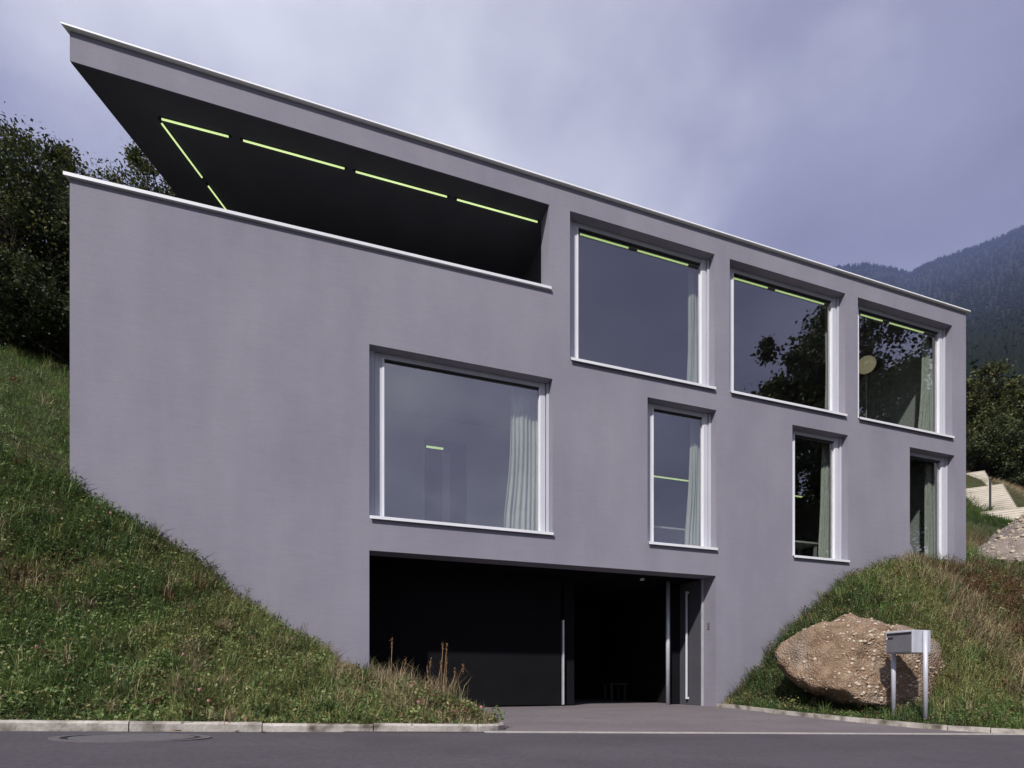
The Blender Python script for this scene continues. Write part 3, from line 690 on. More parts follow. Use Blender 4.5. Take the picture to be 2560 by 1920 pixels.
# ------------------------------------------------------------------ boulders
def conglomerate(ca=(0.100, 0.064, 0.042), cb=(0.262, 0.188, 0.132), nm='conglomerate'):
    m = noisy(nm, ca, cb, 5.0, 0.95, detail=10, c3=(0.26, 0.225, 0.20), scale2=1.7, f2=0.6, spec=0.15)
    nt = m.node_tree; N = nt.nodes; L = nt.links; b = N['Principled BSDF']
    t = N.new('ShaderNodeTexCoord'); vo = N.new('ShaderNodeTexVoronoi'); vo.inputs['Scale'].default_value = 34; L.new(t.outputs['Object'], vo.inputs['Vector'])
    n = N.new('ShaderNodeTexNoise'); n.inputs['Scale'].default_value = 14; n.inputs['Detail'].default_value = 10; L.new(t.outputs['Object'], n.inputs['Vector'])
    a = N.new('ShaderNodeMath'); a.operation = 'SUBTRACT'; L.new(n.outputs['Fac'], a.inputs[0]); L.new(vo.outputs['Distance'], a.inputs[1])
    bp = N.new('ShaderNodeBump'); bp.inputs['Strength'].default_value = 0.9; bp.inputs['Distance'].default_value = 0.028; L.new(a.outputs[0], bp.inputs['Height']); L.new(bp.outputs[0], b.inputs['Normal'])
    src = b.inputs['Base Color'].links[0].from_socket
    r = N.new('ShaderNodeValToRGB'); r.color_ramp.elements[0].position = 0.08; r.color_ramp.elements[0].color = (1, 1, 1, 1); r.color_ramp.elements[1].position = 0.34; r.color_ramp.elements[1].color = (0, 0, 0, 1)
    L.new(vo.outputs['Distance'], r.inputs[0])
    hs = N.new('ShaderNodeSeparateColor'); L.new(vo.outputs['Color'], hs.inputs[0])
    mu = N.new('ShaderNodeMath'); mu.operation = 'MULTIPLY'; L.new(r.outputs[0], mu.inputs[0]); L.new(hs.outputs[0], mu.inputs[1])
    x = N.new('ShaderNodeMix'); x.data_type = 'RGBA'; L.new(mu.outputs[0], x.inputs['Factor']); L.new(src, x.inputs['A']); x.inputs['B'].default_value = (0.40, 0.32, 0.24, 1)
    L.new(x.outputs['Result'], b.inputs['Base Color'])
    return m
M['conglo'] = conglomerate()
M['conglo_grey'] = conglomerate((0.13, 0.105, 0.095), (0.27, 0.235, 0.22), 'conglomerate_grey')
M['pebble'] = noisy('pebbles', (0.17, 0.125, 0.088), (0.52, 0.46, 0.38), 16, 0.7, detail=2, spec=0.3)
def boulder(label, centre, outline, depth, n_peb, seed, cuts=(), mrock='conglo', peb=1.0):
    """outline: points (right, up) in metres round the centre, seen from the road"""
    root = thing('boulder', label, 'boulder', centre)
    Rt = Vector((math.cos(YAW), -math.sin(YAW), 0)); Fw = Vector((math.sin(YAW), math.cos(YAW), 0)); Up = Vector((0, 0, 1))
    ang = np.array([math.atan2(y, x) for x, y in outline]); rad = np.array([math.hypot(x, y) for x, y in outline])
    o_ = np.argsort(ang); ang = ang[o_]; rad = rad[o_]
    A = np.concatenate([ang - 2 * math.pi, ang, ang + 2 * math.pi]); Rr = np.concatenate([rad, rad, rad])
    nu, nv_ = 96, 48; P = []
    r = np.random.default_rng(seed)
    for j in range(nv_ + 1):
        w = math.cos(math.pi * j / nv_)                      # +1 = towards the viewer
        for i in range(nu):
            th = 2 * math.pi * i / nu
            s_ = max(0.0, 1 - abs(w) ** 2.6) ** 0.5
            rr = np.interp(math.atan2(math.sin(th), math.cos(th)), A, Rr) * s_
            q3 = Vector((math.cos(th) * rr, math.sin(th) * rr, w * depth))
            for (nx, ny, nz3, dd) in cuts:          # broken faces
                nn_ = Vector((nx, ny, nz3)).normalized(); e_ = nn_.dot(q3) - dd
                if e_ > 0: q3 = q3 - nn_ * (e_ * 0.93)
            p = Rt * q3.x + Up * q3.y - Fw * q3.z
            P.append(p)
    P = np.array([tuple(p) for p in P])
    d = P / (np.linalg.norm(P, axis=1)[:, None] + 1e-6)
    nz = (wav(P[:, 0] * 3 + P[:, 2], P[:, 1] * 3 + P[:, 2] * 2, seed, 1.5) - 0.5) * 0.15 + (wav(P[:, 0] * 7, P[:, 2] * 7 + P[:, 1] * 3, seed + 1, 1.6) - 0.5) * 0.09
    P = P + d * nz[:, None]
    f = [(j * nu + i, j * nu + (i + 1) % nu, (j + 1) * nu + (i + 1) % nu, (j + 1) * nu + i) for j in range(nv_) for i in range(nu)]
    ro = link('rock', tri_mesh('rock', P, np.array(f)), M[mrock], root, True)
    bm = bmesh.new(); bm.from_mesh(ro.data); bmesh.ops.remove_doubles(bm, verts=bm.verts, dist=0.002); bmesh.ops.recalc_face_normals(bm, faces=bm.faces); bm.to_mesh(ro.data); bm.free()
    for p in ro.data.polygons: p.use_smooth = True
    # embedded pebbles
    ico = bmesh.new(); bmesh.ops.create_icosphere(ico, subdivisions=1, radius=1.0); iv = np.array([v.co[:] for v in ico.verts]); it = np.array([[v.index for v in fc.verts] for fc in ico.faces]); ico.free()
    VV, TT = [], []; rows = [k for k in range(len(P)) if nu * 3 < k < nu * (nv_ * 0.62)]
    for k in range(n_peb):
        q_ = P[rows[r.integers(len(rows))]]; c = q_ * (1 - r.uniform(0.006, 0.026)) + r.normal(0, 0.006, 3)
        sc_ = peb * (0.008 + 0.024 * r.random() ** 3.0) * np.array([r.uniform(0.7, 1.5), r.uniform(0.7, 1.5), r.uniform(0.6, 1.1)])
        VV.append(iv * sc_ + c); TT.append(it + 12 * 0 + len(iv) * k)
    pb = link('pebbles', tri_mesh('pebbles', np.concatenate(VV), np.concatenate(TT)), M['pebble'], root, True)
    pb['kind'] = 'stuff'
    return root
K = 1.1573 / 1400
zc_ = 8.6                                            # distance of the boulder in front of the eye
def plane_pt(xd, yd, Z): # photo-independent: point at distance Z for a bearing / elevation
    r_ = (xd * 1.1573 - 1280) / 1400; s_ = (1701 - yd * 1.1573) / 1400
    return Vector((math.cos(YAW) * r_ + math.sin(YAW), math.cos(YAW) - math.sin(YAW) * r_, s_)) * Z + EYE
c0 = plane_pt(1875, 1428, zc_)
ol = [(1700, 1408), (1712, 1385), (1760, 1362), (1810, 1342), (1880, 1334), (1945, 1345), (2000, 1372), (2038, 1408), (2062, 1455), (2060, 1495), (2025, 1535), (1940, 1545), (1860, 1535), (1785, 1506), (1730, 1470), (1702, 1440)]
boulder('large brown conglomerate boulder lying in the bank behind the mailbox', c0, [((x - 1875) * K * zc_, -(y - 1428) * K * zc_) for x, y in ol], 1.0, 1300, 5, [(0.03, 0.14, 1, 0.50), (-0.75, 0.35, 0.6, 0.72), (0.6, 0.05, 0.8, 0.62), (-0.1, 1, 0.45, 0.52), (0.35, 0.8, 0.5, 0.62)])
c1 = plane_pt(2225, 1180, 14.5)
ol = [(2108, 1210), (2125, 1190), (2160, 1160), (2200, 1130), (2250, 1110), (2310, 1120), (2340, 1170), (2330, 1230), (2225, 1250), (2140, 1240)]
boulder('greyish conglomerate boulder on top of the bank at the right edge', c1, [((x - 2225) * K * 14.5, -(y - 1180) * K * 14.5) for x, y in ol], 1.1, 900, 9, [(-0.5, 0.6, 0.6, 0.62), (0.1, 0.4, 1, 0.6), (0.6, 0.5, 0.6, 0.7)], 'conglo_grey', 2.4)

# ------------------------------------------------------------------ stairs up the hill
def stairs():
    base = plane_pt(2205, 1114, 34.0)
    root = thing('staircase', 'pale concrete staircase climbing the hill right of the house', 'staircase', base)
    view = Vector((base.x - EYE.x, base.y - EYE.y, 0)).normalized(); a = R(12)
    d = Vector((view.x * math.cos(a) - view.y * math.sin(a), view.x * math.sin(a) + view.y * math.cos(a), 0))   # climbing direction
    side = Vector((d.y, -d.x, 0))                     # right hand side when climbing
    wdt = 2.3
    def block(name, s0, s1, z0, z1, w0=-wdt, w1=0.0):
        v = [(d * s + side * w_ + Vector((0, 0, zz))) for zz in (z0, z1) for s, w_ in ((s0, w0), (s1, w0), (s1, w1), (s0, w1))]
        return MB().add(v, [(0, 1, 2, 3), (4, 7, 6, 5), (0, 4, 5, 1), (1, 5, 6, 2), (2, 6, 7, 3), (3, 7, 4, 0)]).build(name, M['concrete'], root)
    run, rise = 0.265, 0.19
    def flight(s_, z, n, up):
        for k in range(n):
            k_ = k if up else -k - 1
            s0 = s_ + k_ * run; z0 = z + k_ * rise
            st = block('step', s0 + 0.02, s0 + run + 0.02, z0 - 2.4, z0 + rise - 0.045)
            v = [(d * q + side * w_ + Vector((0, 0, zz))) for zz in (z0 + rise - 0.043, z0 + rise) for q, w_ in ((s0, -wdt), (s0 + run + 0.03, -wdt), (s0 + run + 0.03, 0.02), (s0, 0.02))]
            MB().add(v, [(0, 1, 2, 3), (4, 7, 6, 5), (0, 4, 5, 1), (1, 5, 6, 2), (2, 6, 7, 3), (3, 7, 4, 0)]).build('tread', M['concrete'], st)
    flight(-1.9, 0.0, 9, False)
    block('landing', -1.9, 0.03, -2.5, 0.0)
    flight(0.0, 0.0, 17, True)
    z1 = 17 * rise; s1 = 17 * run
    block('landing', s1, s1 + 1.8, z1 - 3, z1)
    flight(s1 + 1.77, z1, 14, True)
    s2 = s1 + 1.77 + 14 * run; z2 = z1 + 14 * rise
    block('landing', s2, s2 + 2.5, z2 - 3, z2)
    pr = thing('fence_post', 'thin dark post standing beside the concrete stairs', 'post', plane_pt(2139, 1082, 30.0))
    MB().tube([(0, 0, -0.4), (0, 0, 1.15)], 0.05, 10).build('post', M['gasket'], pr)
    MB().tube([(0, 0, 1.15), (0, 0, 1.18)], 0.06, 10).build('cap', M['gasket'], pr)
stairs()

# ------------------------------------------------------------------ vegetation
def blades(P, N_, L, Wd, lean, mi, seed, droop=0.35):
    """grass blades: P base points, N_ local up, L lengths, Wd widths"""
    r = np.random.default_rng(seed); n = len(P)
    az = r.uniform(0, 2 * np.pi, n); side = np.stack([np.cos(az), np.sin(az), np.zeros(n)], 1)
    fw = np.stack([-np.sin(az), np.cos(az), np.zeros(n)], 1)
    ln = (np.abs(r.normal(0, 1, n)) * lean)[:, None]
    d = N_ + fw * ln; d /= np.linalg.norm(d, axis=1)[:, None]
    mid = P + d * (L * 0.55)[:, None]
    tip = mid + (d * 0.8 + fw * (droop * r.uniform(0.2, 1.6, n))[:, None] - np.array([0, 0, 1]) * (droop * 0.5 * r.uniform(0, 1.4, n))[:, None]) * (L * 0.5)[:, None]
    w = Wd[:, None]
    V = np.stack([P - side * w, P + side * w, mid - side * w * 0.8, mid + side * w * 0.8, tip], 1).reshape(-1, 3)
    b = np.arange(n)[:, None] * 5
    T = np.concatenate([b + np.array([[0, 1, 2]]), b + np.array([[1, 3, 2]]), b + np.array([[2, 3, 4]])], 0)
    return V, T, np.concatenate([mi, mi, mi])
def leaves(P, size, mi, seed, flat=0.5, asp=0.55):
    """small leaf faces (kite quads as two triangles)"""
    r = np.random.default_rng(seed); n = len(P)
    nrm = r.normal(0, 1, (n, 3)); nrm[:, 2] = np.abs(nrm[:, 2]) + flat; nrm /= np.linalg.norm(nrm, axis=1)[:, None]
    a = np.cross(nrm, r.normal(0, 1, (n, 3))); a /= np.linalg.norm(a, axis=1)[:, None]; b = np.cross(nrm, a)
    s = size[:, None]
    V = np.stack([P - a * s * 0.5, P + b * s * asp * 0.5 + nrm * s * 0.08, P + a * s * 0.5, P - b * s * asp * 0.5 + nrm * s * 0.08], 1).reshape(-1, 3)
    k = np.arange(n)[:, None] * 4
    T = np.concatenate([k + np.array([[0, 1, 2]]), k + np.array([[0, 2, 3]])], 0)
    return V, T, np.concatenate([mi, mi])
def merge(parts):
    V, T, Mi, off = [], [], [], 0
    for v, t, m in parts: V.append(v); T.append(t + off); Mi.append(m); off += len(v)
    return np.concatenate(V), np.concatenate(T), np.concatenate(Mi)
def sample_patch(P, n, seed, weight):
    """random points on a lofted patch P[i,j], density by weight(i/ni, t)"""
    r = np.random.default_rng(seed); ni, nj = P.shape[:2]
    d1 = np.linalg.norm(np.diff(P, axis=0), axis=2)[:, :-1]; d2 = np.linalg.norm(np.diff(P, axis=1), axis=2)[:-1]
    cen = (P[:-1, :-1] + P[1:, 1:]) / 2
    A = d1 * d2 * weight(cen[..., 0], cen[..., 1]); A = A.ravel() / A.sum()
    k = r.choice(len(A), n, p=A); i = k // (nj - 1); j = k % (nj - 1); a = r.random(n)[:, None]; b = r.random(n)[:, None]
    Q = (P[i, j] * (1 - a) + P[i + 1, j] * a) * (1 - b) + (P[i, j + 1] * (1 - a) + P[i + 1, j + 1] * a) * b
    e1 = P[i + 1, j] - P[i, j]; e2 = P[i, j + 1] - P[i, j]; n_ = np.cross(e1, e2); n_ *= np.sign(n_[:, 2:3]) ; n_ /= np.linalg.norm(n_, axis=1)[:, None] + 1e-9
    up = n_ * 0.45 + np.array([0, 0, 0.75]); up /= np.linalg.norm(up, axis=1)[:, None]
    return Q, up, (j / (nj - 1))
def pick(n, w, r):
    w = np.clip(w, 1e-4, None); w = w / w.sum(1)[:, None]; c = np.cumsum(w, 1); return (r.random(n)[:, None] > c).sum(1).clip(0, w.shape[1] - 1)
def grow(name, label, P, n, n_leaf, seed, weight, pal, hs=1.0, clump_w=(0.6, 1.0, 0.9, 0.06, 0.6, 0.6)):
    r = np.random.default_rng(seed)
    Q, up, t = sample_patch(P, n, seed, weight)
    a = wav(Q[:, 0], Q[:, 1] * 1.3 + Q[:, 2], seed + 3, 5.0); b = wav(Q[:, 0] * 1.2, Q[:, 2] * 1.4, seed + 4, 9.0)
    mi = pick(n, pal(a, b, t, Q), r)
    L = (0.07 + 0.16 * r.random(n) ** 1.6) * (0.65 + 0.8 * b) * hs * (0.55 + 0.45 * sm(t * 6)); L = np.where(mi == 3, L * 1.35, L)
    w = r.uniform(0.0016, 0.0042, n) * (1 + 0.9 * (r.random(n) > 0.93))
    parts = [blades(Q - up * 0.015, up, L, w, 0.75, mi, seed + 5)]
    Q2, up2, t2 = sample_patch(P, n_leaf, seed + 9, weight)
    a2 = wav(Q2[:, 0], Q2[:, 1] * 1.3 + Q2[:, 2], seed + 3, 5.0); b2 = wav(Q2[:, 0] * 1.2, Q2[:, 2] * 1.4, seed + 4, 9.0)
    mi2 = pick(n_leaf, pal(a2, b2, t2, Q2) * np.array([1, 1.2, 1, 0.15, 1.2, 1]), r)
    h = r.random(n_leaf) ** 1.2 * 0.15 * (0.5 + b2) * hs * (0.4 + 0.6 * sm(t2 * 6))
    parts.append(leaves(Q2 + up2 * h[:, None], r.uniform(0.018, 0.05, n_leaf), mi2, seed + 11))
    nc = n // 700; pc = 80                        # leafy weeds in dense little domes
    Qc, upc, tc_ = sample_patch(P, nc, seed + 31, weight); kc = np.repeat(np.arange(nc), pc); rc_ = r.uniform(0.05, 0.15, nc) * hs
    dd = r.normal(0, 1, (len(kc), 3)); dd[:, 2] = np.abs(dd[:, 2]); dd /= np.linalg.norm(dd, axis=1)[:, None]
    colc = pick(nc, np.tile(np.array([clump_w]), (nc, 1)), r); colc = np.where(r.random(len(kc)) < 0.8, colc[kc], r.integers(0, 3, len(kc)))
    parts.append(leaves(Qc[kc] + dd * (rc_[kc] * r.uniform(0.5, 1.05, len(kc)))[:, None] * np.array([1, 1, 1.25]) + upc[kc] * 0.03, r.uniform(0.018, 0.045, len(kc)) * (0.8 + 0.3 * hs), colc, seed + 32))
    nt_ = n // 330; per = 34
    Q3, up3, t3 = sample_patch(P, nt_, seed + 21, weight); k3 = np.repeat(np.arange(nt_), per)
    col = pick(nt_, np.tile(np.array([[0.6, 1.0, 0.7, 0.75, 0.12, 0.4]]), (nt_, 1)), r)
    Qb = Q3[k3] + r.normal(0, 1, (len(k3), 3)) * np.array([0.035, 0.035, 0.005]); hl = r.uniform(0.6, 1.3, nt_)[k3] * (0.5 + 0.5 * sm(t3 * 5))[k3]
    parts.append(blades(Qb, up3[k3], r.uniform(0.14, 0.34, len(k3)) * hl * hs, r.uniform(0.0018, 0.0045, len(k3)), 0.55, col[k3], seed + 22, 0.6))
    V, T, Mi = merge(parts)
    o = link(name, tri_mesh(name, V, T, Mi), G)
    tag(o, label, 'grass', kind='stuff')
    return o
def pal_left(a, b, t, Q):
    rust = np.clip(1.25 - np.hypot((Q[:, 0] + 2.95) / 0.55, (Q[:, 2] - 1.55) / 0.32), 0, 1)
    dry = np.clip((a - 0.55) * 1.5, 0, 1)
    return np.stack([0.46 + 0 * a, 0.55 + 0.4 * b, 0.28 + 0.30 * b, 0.11 + 0.22 * dry, 0.06 + 0.12 * dry + 1.6 * rust, 0.15 + 0.3 * dry], 1)
def pal_right(a, b, t, Q):
    dry = np.clip((b * 0.6 + a * 0.4 - 0.3) * 1.5, 0, 1); low = 1 - sm(t * 3)
    return np.stack([0.34 + 0.2 * low - 0.1 * dry, 0.18 + 0.50 * low, 0.14 + 0.12 * b, 0.16 + 0.12 * dry, 0.36 + 0.25 * dry * (1 - low), 0.70 + 0.3 * dry], 1)
def cam_w(x, y):
    d = np.hypot(x, y + 8.5); vis = np.where(x < -6.0, 0.12, 1.0); return vis / np.clip(d, 4, 40) ** 1.1
grow('grass', 'green grass and weeds covering the bank left of the driveway', PL, 125000, 70000, 31, cam_w, pal_left)
def cam_w2(x, y):
    d = np.hypot(x, y + 8.5); vis = np.where(x > 17, 0.08, 1.0); return vis / np.clip(d, 4, 40) ** 1.1
grow('grass', 'olive and brown weeds covering the bank behind the mailbox', PR, 120000, 70000, 41, cam_w2, pal_right, 1.3, (0.35, 0.35, 0.6, 0.12, 0.9, 0.9))
# hillside patches beside the house
def hill_patch(u0, u1, v0, v1, nu, nv_):
    U, V = np.meshgrid(np.linspace(u0, u1, nu), np.linspace(v0, v1, nv_), indexing='ij'); return np.stack([U, V, z_hill(U, V)], -1)
def cam_w3(x, y): return np.where(x < left_u(y) - 0.03, 1.0, 0.0) / np.clip(np.hypot(x, y + 8.5), 4, 40)
grow('grass', 'dark green grass on the slope left of the house corner', hill_patch(-11.0, -0.2, 0.0, 7.0, 80, 50), 52000, 20000, 51, cam_w3, lambda a, b, t, Q: np.stack([0.8 + 0 * a, 0.6 + 0.2 * b, 0.08 + 0 * a, 0.03 + 0 * a, 0.05 + 0 * a, 0.14 + 0 * a], 1), 1.0)
def cam_w4(x, y): return np.where(x > 13.7, 1.0, 0.0) / np.clip(np.hypot(x, y + 8.5), 4, 60) ** 1.0
grow('grass', 'brownish tall grass right of the house corner', hill_patch(13.7, 24, 0.0, 9, 50, 50), 36000, 16000, 61, cam_w4, lambda a, b, t, Q: np.stack([0.3 + 0 * a, 0.25 + 0.2 * b, 0.12 + 0 * a, 0.16 + 0.2 * a, 0.22 + 0.2 * a, 0.5 + 0 * a], 1), 1.9)
def far_grass(name, label, u0, u1, v0, v1, n, seed, keepf):
    P = hill_patch(u0, u1, v0, v1, 60, 60); r = np.random.default_rng(seed)
    Q, up, t = sample_patch(P, n, seed, keepf); a = wav(Q[:, 0], Q[:, 1], seed, 0.5)
    mi = pick(n, np.stack([0.35 + 0 * a, 0.7 + 0 * a, 0.3 + 0 * a, 0.06 + 0.2 * a, 0.06 + 0.15 * a, 0.3 + 0.4 * a], 1), r)
    V, T, Mi = blades(Q, up, r.uniform(0.2, 0.5, n), r.uniform(0.008, 0.02, n), 0.7, mi, seed)
    tag(link(name, tri_mesh(name, V, T, Mi), G), label, 'grass', kind='stuff')
far_grass('grass', 'green meadow slope around the concrete stairs', 22, 60, 4, 30, 40000, 71, lambda x, y: np.where(x > 24, 1.0, 0.3))

# --- trees
def limb_tube(mb, p, q, r0, r1, rr, n=6):
    p, q = Vector(p), Vector(q); m_ = p.lerp(q, 0.5) + Vector((rr.uniform(-1, 1), rr.uniform(-1, 1), rr.uniform(-0.3, 0.6))) * (q - p).length * 0.08
    mb.tube([p, m_, q], [r0, (r0 + r1) / 2, r1], n)
def tree(label, base, height, crown_h, rx, ry, n_clump, n_leaf, leaf, mats, wts, seed, group, name='tree', cat='tree', holes_=0.0, trunk_r=0.16, low=0.0, clump_r=0.42):
    base = Vector(base); root = thing(name, label, cat, base, group)
    r = np.random.default_rng(seed); rr = random.Random(seed)
    cz = height - crown_h / 2
    # lobes give the crown an uneven outline
    lob = []
    for k in range(11):
        a = r.uniform(0, 6.283); e = r.uniform(-0.6, 1.0); s_ = r.uniform(0.45, 0.8)
        lob.append((math.cos(a) * rx * 0.55 * math.sqrt(max(0, 1 - e * e * 0.6)), math.sin(a) * ry * 0.55 * math.sqrt(max(0, 1 - e * e * 0.6)), cz + e * crown_h * 0.33, s_))
    lob.append((0, 0, cz, 0.8))
    cl = []
    while len(cl) < n_clump:
        L_ = lob[r.integers(len(lob))]; d = r.normal(0, 1, 3); d /= np.linalg.norm(d); q = r.uniform(0.55, 1.0) ** 0.6
        p = np.array([L_[0] + d[0] * rx * 0.55 * L_[3] * q, L_[1] + d[1] * ry * 0.55 * L_[3] * q, L_[2] + d[2] * crown_h * 0.30 * L_[3] * q])
        if p[2] > low: cl.append(p)
    for q in range(n_clump // 5):                # twigs standing out of the outline
        p = cl[r.integers(len(cl))]; d = p - np.array([0, 0, cz]); nd = np.linalg.norm(d) + 1e-6; cl[q] = p + d / nd * r.uniform(0.1, 0.45) * (clump_r / 0.42) + np.array([0, 0, r.uniform(0, 0.3)])
    cl = np.array(cl)
    wq = np.clip(0.5 + 0.9 * (cl[:, 2] - cz) / crown_h + r.normal(0, 0.25, len(cl)), 0, 1)
    k = r.integers(0, n_clump, n_leaf); sp_ = r.uniform(0.55, 1.3, n_clump) * clump_r; sp_[:n_clump // 5] *= 0.45
    P = cl[k] + r.normal(0, 1, (n_leaf, 3)) * sp_[k][:, None] * np.array([0.6, 0.6, 0.42])
    w = np.array(wts)[None] * np.stack([1.3 - 0.6 * wq[k], 0.7 + 0.3 * wq[k], 0.25 + 1.1 * wq[k] ** 2], 1)
    mi = pick(n_leaf, w, r)
    V, T, Mi = leaves(P, r.uniform(0.65, 1.35, n_leaf) * leaf, mi, seed + 2, flat=0.35, asp=0.62)
    link('crown', tri_mesh('crown', V, T, Mi), mats, root)
    mb = MB(); top = Vector((r.uniform(-0.3, 0.3), r.uniform(-0.3, 0.3), cz + crown_h * 0.25))
    sp2 = [Vector((0, 0, -0.4)), Vector((0.05, 0.03, height * 0.2)), top * 0.6, top]
    mb.tube(sp2, [trunk_r * 1.25, trunk_r, trunk_r * 0.7, trunk_r * 0.2], 9)
    for j in r.choice(n_clump, min(26, n_clump), replace=False):
        s_ = float(np.clip(cl[j][2] / height * 0.62 * r.uniform(0.75, 1.1), 0.12, 0.95)); st = Vector((0, 0, 0)).lerp(top, s_)
        limb_tube(mb, st, cl[j], trunk_r * 0.38 * (1.1 - s_), 0.012, rr, 5)
    mb.build('trunk', M['bark'], root, True)
    return root
def on_hill(u, v): return (u, v, float(z_hill(np.array(u), np.array(v))) - 0.1)
gl = 'dark leafy trees on the slope left of the house'
def bearing(xd, v):                              # spot on the hillside at depth v along a line of sight
    p = plane_pt(xd, 1470, 10.0); k = (v + 8.5) / (p.y + 8.5); return on_hill(p.x * k, v)
tree('tall dark leafy tree at the left edge behind the bank', bearing(25, 7.4), 4.8, 4.7, 2.7, 2.6, 190, 46000, 0.072, LF, (1, 0.9, 0.55), 101, gl, low=0.2, clump_r=0.36)
tree('dark leafy tree standing right behind the left house corner', bearing(150, 8.6), 5.0, 4.8, 2.3, 2.4, 170, 42000, 0.072, LF, (1, 0.9, 0.6), 102, gl, low=0.2, clump_r=0.36)
tree('lower leafy tree showing over the parapet under the terrace roof', bearing(285, 13.5), 6.8, 5.8, 2.9, 2.8, 150, 32000, 0.09, LF, (0.6, 1.0, 1.0), 103, gl, low=0.2)
for i, (u_, v_, lab) in enumerate(((-5.0, 6.2, 'low dark bush under the tall tree, close to the house corner'), (-6.4, 6.2, 'low dark bush at the left edge below the trees'), (-3.6, 6.9, 'low dark bush tucked behind the left house corner'))):
    tree(lab, on_hill(u_, v_), 2.0, 2.0, 1.5, 1.3, 70, 14000, 0.075, LF, (1, 0.7, 0.15), 110 + i, 'dark bushes under the left trees', 'bush', 'bush', trunk_r=0.05, clump_r=0.3)
# right: trees behind the stairs
gr_ = 'broadleaf trees behind the concrete stairs'
def at_ground(xd, Z):
    p = plane_pt(xd, 1470, Z); return on_hill(p.x, p.y)
tree('yellow green broadleaf tree just right of the house corner', at_ground(2128, 62), 15.5, 13.0, 5.4, 5.0, 260, 40000, 0.26, LO, (0.7, 1.0, 0.9), 201, gr_, trunk_r=0.25, clump_r=0.8)
tree('olive green broadleaf tree at the right edge behind the stairs', at_ground(2203, 58), 12.0, 10.5, 5.0, 4.6, 240, 36000, 0.25, LO, (0.9, 1.0, 0.6), 202, gr_, trunk_r=0.25, clump_r=0.8)
tree('dark broadleaf bush directly above the stairs', at_ground(2130, 52), 7.4, 7.2, 4.2, 3.2, 160, 24000, 0.2, LO, (1.3, 0.4, 0.06), 203, 'dark bushes above the stairs', 'bush', 'bush', trunk_r=0.1, clump_r=0.6)
tree('dark broadleaf bush at the right edge above the stairs', at_ground(2205, 50), 6.6, 6.4, 4.2, 3.2, 160, 24000, 0.2, LO, (1.3, 0.5, 0.06), 204, 'dark bushes above the stairs', 'bush', 'bush', trunk_r=0.1, clump_r=0.6)
# wooded middle slope: reads as one mass
r = np.random.default_rng(77); parts = []
for k in range(230):
    Z_ = r.uniform(75, 210); xd = r.uniform(1980, 2420); p = plane_pt(xd, 1470, Z_); u_, v_, z_ = on_hill(p.x, p.y)
    h = r.uniform(9, 17); n = 700
    d = r.normal(0, 1, (n, 3)); d /= np.linalg.norm(d, axis=1)[:, None]; q = r.uniform(0.6, 1.0, n)[:, None]
    lump = (1 + 0.35 * np.sin(d[:, :1] * 5 + k) * np.sin(d[:, 2:] * 6 + k * 2))
    P = np.array([u_, v_, z_ + h * 0.55]) + d * q * lump * np.array([h * 0.30, h * 0.30, h * 0.46])
    wq = 0.5 + 0.5 * d[:, 2]; mi = pick(n, np.stack([1.2 - wq, 0.5 + 0 * wq, 0.15 + wq * r.uniform(0.1, 0.9)], 1), r)
    parts.append(leaves(P, r.uniform(0.5, 1.2, n) * (0.5 + Z_ / 200), mi, 900 + k, flat=0.6, asp=0.8))
V, T, Mi = merge(parts)
tag(link('forest', tri_mesh('forest', V, T, Mi), LH), 'hazy green wood on the slope beyond the stairs', 'forest', kind='stuff')

# ------------------------------------------------------------------ mountain with spruce forest
def ridge_elev(xd):                               # slope of the skyline seen from the house, by bearing
    return np.interp(xd, [900, 1500, 1740, 1800, 1870, 1930, 1965, 2000, 2080, 2160, 2260, 2500, 3200, 4400], [0.30, 0.52, 0.68, 0.735, 0.742, 0.735, 0.725, 0.742, 0.765, 0.79, 0.83, 0.88, 0.85, 0.7])
xs = np.concatenate([np.linspace(900, 1700, 18), np.linspace(1720, 2400, 90), np.linspace(2420, 4400, 25)]); zs_ = np.linspace(0, 1, 60)
def mountain_pt(xd, t):
    xd = np.asarray(xd, float); t = np.asarray(t, float)
    Z_ = 240 + 4500 * t ** 2.3
    r_ = (xd * 1.1573 - 1280) / 1400
    X = (math.cos(YAW) * r_ + math.sin(YAW)) * Z_; Y = (math.cos(YAW) - math.sin(YAW) * r_) * Z_ - 8.5
    el = 0.42 + (ridge_elev(xd) - 0.42) * t ** 0.75
    el = el + 0.012 * (wav(xd / 60, t * 6, 8, 1.2) - 0.5) * np.sin(np.pi * np.clip(t, 0, 1))
    return X, Y, 0.485 + el * Z_
XX, TT_ = np.meshgrid(xs, zs_, indexing='ij'); X, Y, Zz = mountain_pt(XX, TT_)
nz_ = len(zs_); pts = np.stack([X, Y, Zz], -1)
back = pts[:, -1] + np.stack([np.zeros(len(xs)), np.full(len(xs), 500.0), np.full(len(xs), -900.0)], -1)
allp = np.concatenate([pts, back[:, None]], 1).reshape(-1, 3); nn = nz_ + 1
f = np.array([(i * nn + j, (i + 1) * nn + j, (i + 1) * nn + j + 1, i * nn + j + 1) for i in range(len(xs) - 1) for j in range(nn - 1)])
tag(link('mountain', tri_mesh('mountain', allp, f), M['mount'], None, True), 'steep dark wooded mountain rising into cloud', 'mountain', kind='structure')
r = np.random.default_rng(5); n = 9000
xd = r.uniform(1690, 2420, n); t_ = 1 - r.random(n) ** 1.25 * 0.97
t_[:1500] = 1 - r.random(1500) * 0.03
X, Y, Zz = mountain_pt(xd, t_); hh = r.uniform(13, 26, n) * (0.7 + 0.9 * t_); rad = hh * r.uniform(0.14, 0.24, n)
ns = 6; an = np.arange(ns) * 2 * np.pi / ns
ring = np.stack([np.cos(an), np.sin(an)], 1)
